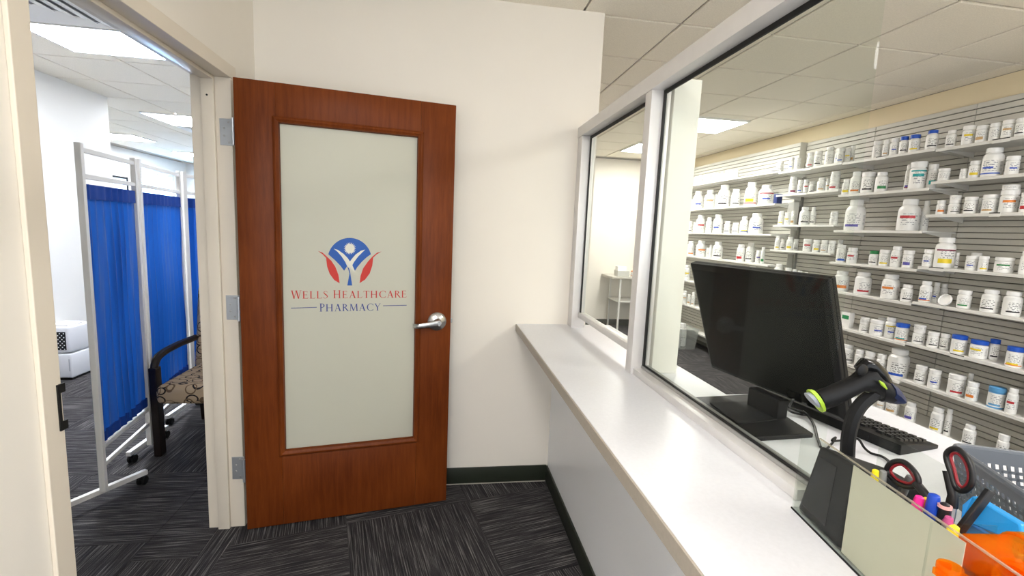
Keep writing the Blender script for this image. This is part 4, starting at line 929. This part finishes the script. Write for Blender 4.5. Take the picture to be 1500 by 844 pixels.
t0 = binpt(1385, 737, .034); MB().tube([t0 + Vector((0, 0, -.007)), t0 + Vector((0, 0, -.003))], .0078, 14).build('ring', mat('pen_ring', (214, 160, 158), .4), pp, smooth=True)
pen('highlighter', 'short yellow highlighter under the orange vials', 'highlighter', (1398, 770), .020, .008, YEL, capl=.02)
pen('marker', 'grey and magenta marker low in front of black pen', 'marker', (1391, 757), .018, .006, mat('pen_grey3', (120, 112, 118), .4), capl=.012, capm=mat('pen_magenta', (170, 70, 120), .4))
RED = mat('scissor_red', (128, 22, 34), .4)
def scissors(label, loop, loop_in, blade, yd, fp):
    base = binpt(*blade[-1], yd); bl = MBI @ base
    foot = MBN @ Vector((min(max(bl.x + .004, .15), .268), yd, .0048))
    t = thing('scissors', label, 'scissors', tuple(foot))
    pts = [binpt(px, py, yd) for px, py in loop]; n_ = len(pts)
    def ring(name, cs, r, m, f):
        cs = cs + cs[:1]
        fine = []
        for i in range(len(cs) - 1):
            p0, p1, p2, p3 = cs[i - 1 if i else -2], cs[i], cs[i + 1], cs[(i + 2) if i + 2 < len(cs) else 1]
            for k in range(5):
                tt_ = k / 5; fine.append(.5 * ((2 * p1) + (p2 - p0) * tt_ + (2 * p0 - 5 * p1 + 4 * p2 - p3) * tt_ ** 2 + (3 * p1 - p0 - 3 * p2 + p3) * tt_ ** 3))
        fine.append(fine[0]); MB().tube(fine, r, 10, cap=False).build(name, m, t, smooth=True)
    ring('handle_loop', pts, .0038, PBK, 1)
    ring('grip_lining', [binpt(px, py, yd) for px, py in loop_in], .0021, RED, 1)
    bp_ = [binpt(px, py, yd) for px, py in blade]
    MB().tube(bp_, [.0062] * (len(bp_) - 1) + [.0075], 12).build('shank', PBK, t, smooth=True)
    a_, b_ = bp_[-1], foot
    MB().tube([a_, (a_ + b_) / 2, b_], [.006, .0045, .0015], 8).build('blade', CHROME, t, smooth=True)
    return t
scissors('black and red scissors with an oval loop, left in the bin', [(1299, 690), (1306, 678), (1322, 676), (1336, 686), (1345, 700), (1344, 711), (1330, 714), (1312, 706)],
         [(1305, 691), (1310, 683), (1321, 681), (1332, 690), (1339, 701), (1338, 706), (1329, 708), (1314, 702)], [(1342, 708), (1352, 720), (1360, 731), (1364, 742)], .052, 0)
scissors('black and red scissors with a tall loop beside the basket', [(1386, 668), (1394, 658), (1407, 660), (1420, 676), (1425, 696), (1422, 712), (1410, 720), (1399, 712), (1392, 690)],
         [(1393, 670), (1398, 664), (1406, 667), (1415, 680), (1419, 697), (1417, 708), (1410, 714), (1403, 707), (1398, 688)], [(1388, 690), (1393, 712), (1396, 726), (1394, 742)], .085, 0)
t = thing('binder_clip', 'black plastic clip standing between the markers and scissors', 'clip', tuple(binpt(1386, 735, .062)))
a_ = binpt(1380, 718, .062); MBc = MBN.copy(); l_ = MBI @ a_
MB().box(l_.x - .012, l_.x + .012, .056, .070, .0048, l_.z - .010, MBN).build('clip_body', PBK, t, bevel=.003)
MB().box(l_.x - .009, l_.x - .002, .058, .068, l_.z - .010, l_.z + .002, MBN).box(l_.x + .002, l_.x + .007, .058, .068, l_.z - .010, l_.z - .004, MBN).build('clip_arm', PBK, t, bevel=.0015)
t.location = MBN @ Vector((l_.x, .063, .0048))
# light blue counting tray leaning behind the vials
tr = [binpt(px, py, yd) for px, py, yd in ((1408, 739, .10), (1424, 726, .115), (1494, 768, .115), (1500, 800, .10), (1407, 762, .10))]
off = Vector((bn[0], bn[1], 0)) * .012
n_ = len(tr)
tray = thing('counting_tray', 'light blue translucent plastic tray leaning behind the orange vials', 'tray', tuple(MBN @ Vector((.4, .11, .0048))))
MB().add(tr + [p + off for p in tr], [tuple(range(n_)), tuple(range(2 * n_ - 1, n_ - 1, -1))] + [(i, n_ + i, n_ + (i + 1) % n_, (i + 1) % n_) for i in range(n_)]).build('tray_panel', mat('tray_blue', (46, 160, 232), .25, trans=.25), tray, bevel=.002)
lo = [binpt(px, py, .106) for px, py in ((1412, 758), (1496, 790))]
MB().box((MBI @ lo[0]).x, (MBI @ lo[1]).x, .106, .116, .0048, (MBI @ lo[0]).z - .004, MBN).build('tray_back', mat('tray_blue'), tray, bevel=.002)
a_, b_ = binpt(1451, 719, .10), binpt(1418, 762, .075)
t = thing('stylus', 'black flat stick leaning across the light blue tray', 'stick', tuple(b_))
MB().bar(a_, b_ + (b_ - a_) * .6, .007, .012).build('stick_body', PBK, t, bevel=.0015)
MB().tube([a_ + Vector((0, 0, .002)), a_ + (a_ - b_).normalized() * .006], .005, 10).build('stick_tip', ACRYL, t)

# orange vials
AMB = None
def amber(name, c, a):
    M = bpy.data.materials.new(name); M.use_nodes = True; nt = M.node_tree; nt.nodes.remove(nt.nodes['Principled BSDF'])
    t = nt.nodes.new('ShaderNodeBsdfTransparent'); t.inputs[0].default_value = (*lin((255, 208, 112)), 1)
    d = nt.nodes.new('ShaderNodeBsdfPrincipled'); d.inputs['Base Color'].default_value = (*lin(c), 1); d.inputs['Roughness'].default_value = .18; d.inputs['Subsurface Weight'].default_value = 0
    tl = nt.nodes.new('ShaderNodeBsdfTranslucent'); tl.inputs[0].default_value = (*lin(c), 1)
    m1 = nt.nodes.new('ShaderNodeMixShader'); m1.inputs[0].default_value = .5; nt.links.new(d.outputs[0], m1.inputs[1]); nt.links.new(tl.outputs[0], m1.inputs[2])
    m2 = nt.nodes.new('ShaderNodeMixShader'); m2.inputs[0].default_value = a; nt.links.new(t.outputs[0], m2.inputs[1]); nt.links.new(m1.outputs[0], m2.inputs[2])
    nt.links.new(m2.outputs[0], nt.nodes['Material Output'].inputs[0]); return M
AMB = amber('amber_plastic', (255, 164, 30), .30)
def vial(label, p, axis, r, ln, capend=True):
    axis = Vector(axis).normalized(); q = axis.to_track_quat('Z', 'Y').to_matrix().to_4x4(); q.translation = Vector(p)
    t = thing('orange_vial', label, 'vial', tuple(p), 'orange pharmacy vials in the bin')
    MB().lathe([(.001, 0), (r * .92, 0), (r, .003), (r, ln * .86), (r * 1.02, ln * .87), (r * 1.14, ln * .88), (r * 1.14, ln), (r * .98, ln), (r * .96, ln * .88), (r * .93, .005), (.001, .004)], 30, q, capb=False, capt=False).build('vial_body', AMB, t, smooth=True)
    for k in range(3):
        M_ = q @ Matrix.Rotation(k * 2.1, 4, 'Z') @ Matrix.Translation((r * 1.13, 0, ln * .93)); MB().box(-.001, .0035, -.007, .007, -.004, .004, M_).build('thread_lug', AMB, t)
    MB().tube([q @ Vector((r * 1.06 * math.cos(a_), r * 1.06 * math.sin(a_), ln * .80)) for a_ in [2 * math.pi * k / 28 for k in range(29)]], .0022, 8, cap=False).build('collar', AMB, t, smooth=True)
zv = .0048
vial('orange vial lying on its side at the left, closed end toward the counter', V(.313, .022, .141), V(.313, .1, .143) - V(.313, .022, .141), .0235, .076)
vial('orange vial lying at the right edge with its open rim facing the counter', V(.371, .098, .139), V(.371, .02, .143) - V(.371, .098, .139), .0235, .082)
for xx, nm in ((.313, 'leftmost'), (.371, 'middle'), (.429, 'rightmost')): vial('orange vial standing upright under the lying ones, %s' % nm, V(xx, .045, zv), (0, 0, 1), .0240, .1085)
# small amber vial on the counter in front of the bin
pf = onz(1392, 880, ZB + .02)
vial('small orange vial standing on the counter in front of the bin', (float(binpt(1392, 832, -.022).x), float(binpt(1392, 832, -.022).y), ZB + .0005), (0, 0, 1), .011, float(binpt(1392, 829, -.022).z) - ZB)

# ------------------------------------------------------------------ grey basket
bz = 1.075
cA, cB, cD = onz(1397, 653, bz), onz(1500, 640, bz), onz(1500, 722, bz)
bu = (cD - cA)[:2]; bu /= np.linalg.norm(bu); bv = np.array([-bu[1], bu[0]]); bv = bv if bv[0] > 0 else -bv
BWI, BDE = .36, .27
MG = Matrix(((bu[0], bv[0], 0, cA[0]), (bu[1], bv[1], 0, cA[1]), (0, 0, 1, 0), (0, 0, 0, 1)))
BG = mat('basket_grey', (96, 101, 108), .45)
bas = thing('plastic_basket', 'grey plastic basket with rows of square holes beside the scissors', 'basket', tuple(MG @ Vector((.18, .13, ZB))))
def lattice(name, P, U, Vv, nu, nv, bw, th, top, bot):
    """perforated wall: P origin, U along, Vv up; nu x nv holes"""
    P, U, Vv = Vector(P), Vector(U), Vector(Vv); N = U.cross(Vv).normalized() * th; mb = MB()
    def slab(u0, u1, v0, v1):
        c4 = [P + U * a + Vv * b for a, b in ((u0, v0), (u1, v0), (u1, v1), (u0, v1))]
        mb.add(c4 + [p + N for p in c4], [(3, 2, 1, 0), (4, 5, 6, 7)] + [(i, (i + 1) % 4, 4 + (i + 1) % 4, 4 + i) for i in range(4)])
    slab(0, 1, 0, bot); slab(0, 1, 1 - top, 1)
    hv = (1 - top - bot) / nv
    for j in range(1, nv): slab(0, 1, bot + j * hv - bw / 2 * hv, bot + j * hv + bw / 2 * hv)
    for i in range(nu + 1):
        c_ = i / nu; slab(max(c_ - bw / 2 / nu, 0), min(c_ + bw / 2 / nu, 1), bot, 1 - top)
    return mb.build(name, BG, bas)
ti = .018; zb_ = ZB + .004; hh_ = bz - zb_
c00, c10, c11, c01 = [MG @ Vector((a, b, zb_)) for a, b in ((ti, ti), (BWI - ti, ti), (BWI - ti, BDE - ti), (ti, BDE - ti))]
t00, t10, t11, t01 = [MG @ Vector((a, b, bz)) for a, b in ((0, 0), (BWI, 0), (BWI, BDE), (0, BDE))]
lattice('front_wall', c00, c10 - c00, t00 - c00, 26, 7, .46, .0022, .2, .1)
lattice('rear_wall', c01, c11 - c01, t01 - c01, 26, 7, .46, .0022, .2, .1)
lattice('end_wall', c00, c01 - c00, t00 - c00, 19, 7, .46, .0022, .2, .1)
lattice('end_wall', c10, c11 - c10, t10 - c10, 19, 7, .46, .0022, .2, .1)
mb = MB(); mb.add([c00, c10, c11, c01] + [p + Vector((0, 0, .003)) for p in (c00, c10, c11, c01)], [(3, 2, 1, 0), (4, 5, 6, 7)] + [(i, (i + 1) % 4, 4 + (i + 1) % 4, 4 + i) for i in range(4)]); mb.build('basket_floor', BG, bas)
rr = .02; rim = []
for (cx_, cy_, a0) in ((rr, rr, 180), (BWI - rr, rr, 270), (BWI - rr, BDE - rr, 0), (rr, BDE - rr, 90)):
    for k in range(6): a_ = math.radians(a0 + 18 * k); rim.append(MG @ Vector((cx_ + (rr + .004) * math.cos(a_), cy_ + (rr + .004) * math.sin(a_), bz)))
MB().tube(rim + rim[:1], .0058, 8, cap=False).build('rim', BG, bas, smooth=True)
for a_, b_ in ((ti + .01, ti + .01), (BWI - ti - .01, ti + .01), (BWI - ti - .01, BDE - ti - .01), (ti + .01, BDE - ti - .01)):
    MB().lathe([(.006, ZB + .0003), (.007, zb_ + .001)], 8, MG @ Matrix.Translation((a_, b_, 0))).build('foot', BG, bas)

# ------------------------------------------------------------------ side room: folding screen
scn = thing('folding_screen', 'three-panel white metal privacy screen with bright blue curtains on casters', 'privacy screen', (-1.8, 3., 0))
SW = mat('screen_white', (232, 230, 226), .35, metal=.0)
def blue_cloth():
    M = bpy.data.materials.new('blue_curtain'); M.use_nodes = True; nt = M.node_tree; b = nt.nodes['Principled BSDF']
    b.inputs['Base Color'].default_value = (*lin((4, 84, 176)), 1); b.inputs['Roughness'].default_value = .7; b.inputs['Sheen Weight'].default_value = .2
    tl = nt.nodes.new('ShaderNodeBsdfTranslucent'); tl.inputs[0].default_value = (*lin((6, 96, 196)), 1)
    mx = nt.nodes.new('ShaderNodeMixShader'); mx.inputs[0].default_value = .3
    nt.links.new(b.outputs[0], mx.inputs[1]); nt.links.new(tl.outputs[0], mx.inputs[2]); nt.links.new(mx.outputs[0], nt.nodes['Material Output'].inputs[0]); return M
CLO = blue_cloth(); HEM = mat('blue_hem', (8, 62, 150), .8)
P1_, P2_, P3_, P4_ = Vector((-1.67, 2.425, 0)), Vector((-1.755, 2.985, 0)), Vector((-1.872, 3.66, 0)), Vector((-1.50, 4.20, 0))
ZTOP, ZR2, ZCT, ZCB, ZL1, ZL2 = 1.785, 1.635, 1.585, .345, .30, .205
def panel(a, b, zlo):
    d = (b - a).normalized(); a = a + d * .026; b = b - d * .026
    for p in (a, b): MB().bar(p + Vector((0, 0, zlo)), p + Vector((0, 0, ZTOP)), .026, .026, up=tuple(d)).build('post', SW, scn, bevel=.002)
    for z in (ZTOP - .03, ZR2, ZL1, ZL2): MB().bar(a + Vector((0, 0, z)), b + Vector((0, 0, z)), .018, .022).build('rail', SW, scn, bevel=.002)
    nrm = Vector((-d.y, d.x, 0)); L_ = (b - a).length - .03; nu, nz = 70, 10; mb_ = MB(); vs_ = []
    ph = rnd.uniform(0, 6)
    for j in range(nz + 1):
        z = ZCT + (ZCB - ZCT) * j / nz
        for i in range(nu + 1):
            f = i / nu; amp = .009 + .006 * math.sin(f * 9 + ph)
            o_ = amp * math.sin(f * L_ * 2 * math.pi / .062 + ph + .5 * math.sin(f * 11 + j * .12)) + .003 * math.sin(f * 60 + j)
            vs_.append(a + d * (.015 + L_ * f) + nrm * (o_ + .0) + Vector((0, 0, z)))
    mb_.add(vs_, [(j * (nu + 1) + i, j * (nu + 1) + i + 1, (j + 1) * (nu + 1) + i + 1, (j + 1) * (nu + 1) + i) for j in range(nz) for i in range(nu)])
    o = mb_.build('curtain', CLO, scn, smooth=True)
    for zz0, zz1 in ((ZCT - .055, ZCT + .014), (ZCB - .02, ZCB + .03)):
        hb = MB(); v2 = []
        for i in range(nu + 1):
            f = i / nu; o_ = (.009 + .006 * math.sin(f * 9 + ph)) * math.sin(f * L_ * 2 * math.pi / .062 + ph + .5 * math.sin(f * 11)) * .6
            for z in (zz0, zz1):
                for sg in (-1, 1): v2.append(a + d * (.015 + L_ * f) + nrm * (o_ + sg * .009) + Vector((0, 0, z)))
        fs = []
        for i in range(nu):
            q0, q1 = 4 * i, 4 * i + 4
            fs += [(q0, q1, q1 + 2, q0 + 2), (q0 + 1, q0 + 3, q1 + 3, q1 + 1), (q0 + 2, q1 + 2, q1 + 3, q0 + 3), (q0, q0 + 1, q1 + 1, q1)]
        hb.add(v2, fs); hb.build('hem', HEM, o, smooth=True)
panel(P1_, P2_, .07); panel(P2_, P3_, .09); panel(P3_, P4_, .09)
def foot(a, b, casters):
    a, b = Vector(a), Vector(b)
    f = MB().bar(a, b, .026, .026).build('foot_bar', SW, scn, bevel=.002)
    for fr__ in casters:
        c = a + (b - a) * fr__; c.z = 0
        cs = MB().lathe([(.010, .036), (.012, .050), (.008, a.z - .012)], 12, Matrix.Translation(c)).build('caster', BLACKM, scn, smooth=True)
        for sg in (-1, 1):
            MB().lathe([(.004, -.007), (.021, -.007), (.024, -.004), (.024, .004), (.021, .007), (.004, .007)], 18, Matrix.Translation(c + Vector((.012 * sg, .012, .0245))) @ Matrix.Rotation(math.pi / 2, 4, 'Y')).build('wheel', BLACKM, cs, smooth=True)
foot((-1.80, 2.27, .068), (-1.585, 2.635, .068), (.06, .93))
foot((-1.80, 2.84, .068), (-1.80, 3.22, .068), (.06, .92))
foot((-1.885, 3.38, .068), (-1.88, 3.80, .068), (.05, .95))

# ------------------------------------------------------------------ patterned chair
def ring_fabric():
    M = bpy.data.materials.new('ring_fabric'); M.use_nodes = True; nt = M.node_tree; b = nt.nodes['Principled BSDF']; b.inputs['Roughness'].default_value = .85
    tc = nt.nodes.new('ShaderNodeTexCoord'); mp = nt.nodes.new('ShaderNodeMapping'); mp.inputs['Scale'].default_value = (10, 14, 12); nt.links.new(tc.outputs['Object'], mp.inputs[0])
    prev = None
    for sd, (lo, hi) in ((0., (.40, .47)), (3.3, (.36, .41))):
        m2 = nt.nodes.new('ShaderNodeMapping'); m2.inputs['Location'].default_value = (sd, sd * .7, sd * .3); nt.links.new(mp.outputs[0], m2.inputs[0])
        vo = nt.nodes.new('ShaderNodeTexVoronoi'); vo.inputs['Scale'].default_value = 1; vo.inputs['Randomness'].default_value = .55; nt.links.new(m2.outputs[0], vo.inputs['Vector'])
        a = nt.nodes.new('ShaderNodeMath'); a.operation = 'GREATER_THAN'; a.inputs[1].default_value = lo; nt.links.new(vo.outputs['Distance'], a.inputs[0])
        c = nt.nodes.new('ShaderNodeMath'); c.operation = 'LESS_THAN'; c.inputs[1].default_value = hi; nt.links.new(vo.outputs['Distance'], c.inputs[0])
        mu = nt.nodes.new('ShaderNodeMath'); mu.operation = 'MULTIPLY'; nt.links.new(a.outputs[0], mu.inputs[0]); nt.links.new(c.outputs[0], mu.inputs[1])
        mx = nt.nodes.new('ShaderNodeMixRGB'); nt.links.new(mu.outputs[0], mx.inputs[0])
        if prev: nt.links.new(prev.outputs[0], mx.inputs[1])
        else: mx.inputs[1].default_value = (*lin((196, 172, 138)), 1)
        mx.inputs[2].default_value = (*lin((34, 26, 22) if sd == 0 else (116, 92, 66)), 1); prev = mx
    nt.links.new(prev.outputs[0], b.inputs['Base Color']); return M
FAB = ring_fabric(); DWD = mat('dark_wood', (30, 20, 16), .35, noise=.15, nscale=30)
CX0, CX1, CY0, CY1 = -1.70, -1.14, 2.93, 3.50
ch = thing('armchair', 'black wooden armchair upholstered in tan fabric with brown rings', 'chair', ((CX0 + CX1) / 2, 3.2, 0))
MB().box(CX0 + .012, CX1 - .012, CY0 - .02, CY1 - .04, .335, .455).build('seat', FAB, ch, bevel=.04, seg=4)
Mb = Matrix.Translation((0, CY1 - .04, .40)) @ Matrix.Rotation(-.16, 4, 'X')
MB().box(CX0 - .02, CX1 + .02, -.05, .04, .0, .60, Mb).build('backrest', FAB, ch, bevel=.04, seg=4)
for x in (CX0, CX1):
    MB().bar((x, CY0 + .035, 0), (x, CY0 + .025, .56), .042, .055, up=(0, 1, 0)).build('leg', DWD, ch, bevel=.004)
    MB().bar((x, CY1 + .02, 0), (x, CY1 - .03, .42), .042, .05, up=(0, 1, 0)).build('leg', DWD, ch, bevel=.004)
    ctube('armrest', [(x, CY0 + .025, .54), (x, CY0 + .03, .575), (x, CY0 + .08, .618), (x, CY0 + .25, .635), (x, CY1 - .08, .63)], .022, DWD, ch)
MB().bar((CX0, CY1 - .01, .30), (CX1, CY1 - .01, .30), .03, .05).build('cross_rail', DWD, ch)

# ------------------------------------------------------------------ white air appliance by the partition
ap = thing('dehumidifier', 'white dehumidifier with a dark grille on the floor by the partition', 'dehumidifier', (-3.3, 4.54, 0))
AX0, AX1, AY0, AY1 = -3.405, -3.185, 4.40, 4.66
APW = mat('appliance_white', (232, 233, 235), .35)
box('lower_tank', AX0, AX1, AY0, AY1, .018, .235, APW, ap, .012, 3)
box('upper_body', AX0, AX1, AY0, AY1, .24, .475, APW, ap, .018, 3)
box('top_lid', AX0 + .03, AX1 - .03, AY0 + .03, AY1 - .03, .475, .485, APW, ap, .004)
box('plinth', AX0 + .008, AX1 - .008, AY0 + .008, AY1 - .008, 0, .018, BLACKM, ap)
box('grille_recess', AX1 - .155, AX1 - .028, AY0 - .0015, AY0 - .0003, .27, .43, BLACKM, ap)
mb = MB()
for i in range(8):
    for j in range(9):
        if (i + j) % 2: mb.box(AX1 - .152 + i * .0152, AX1 - .144 + i * .0152, AY0 - .003, AY0 - .0016, .274 + j * .0172, .283 + j * .0172)
o = mb.build('grille_mesh', APW, ap)
box('water_gauge', AX1 - .020, AX1 - .012, AY0 - .0012, AY0 - .0002, .08, .19, mat('gauge', (190, 194, 198), .4), ap)
# picture on the far side wall
p0 = onx(160, 256, -5.72); p1 = onx(187, 280, -5.72)
pic = thing('picture_frame', 'black framed picture on the far wall beside the blinds', 'picture', (-5.71, float(p0[1]), float(p1[2])))
ya, yb, za, zb2 = float(p0[1]) - .25, float(p1[1]), float(p1[2]) - .35, float(p0[2])
MB().box(-5.718, -5.70, ya, yb, zb2 - .03, zb2).box(-5.718, -5.70, ya, yb, za, za + .03).box(-5.718, -5.70, ya, ya + .03, za + .03, zb2 - .03).box(-5.718, -5.70, yb - .03, yb, za + .03, zb2 - .03).build('frame', BLACK, pic)
box('print', -5.717, -5.71, ya + .03, yb - .03, za + .03, zb2 - .03, mat('print_pale', (206, 222, 230), .4), pic)
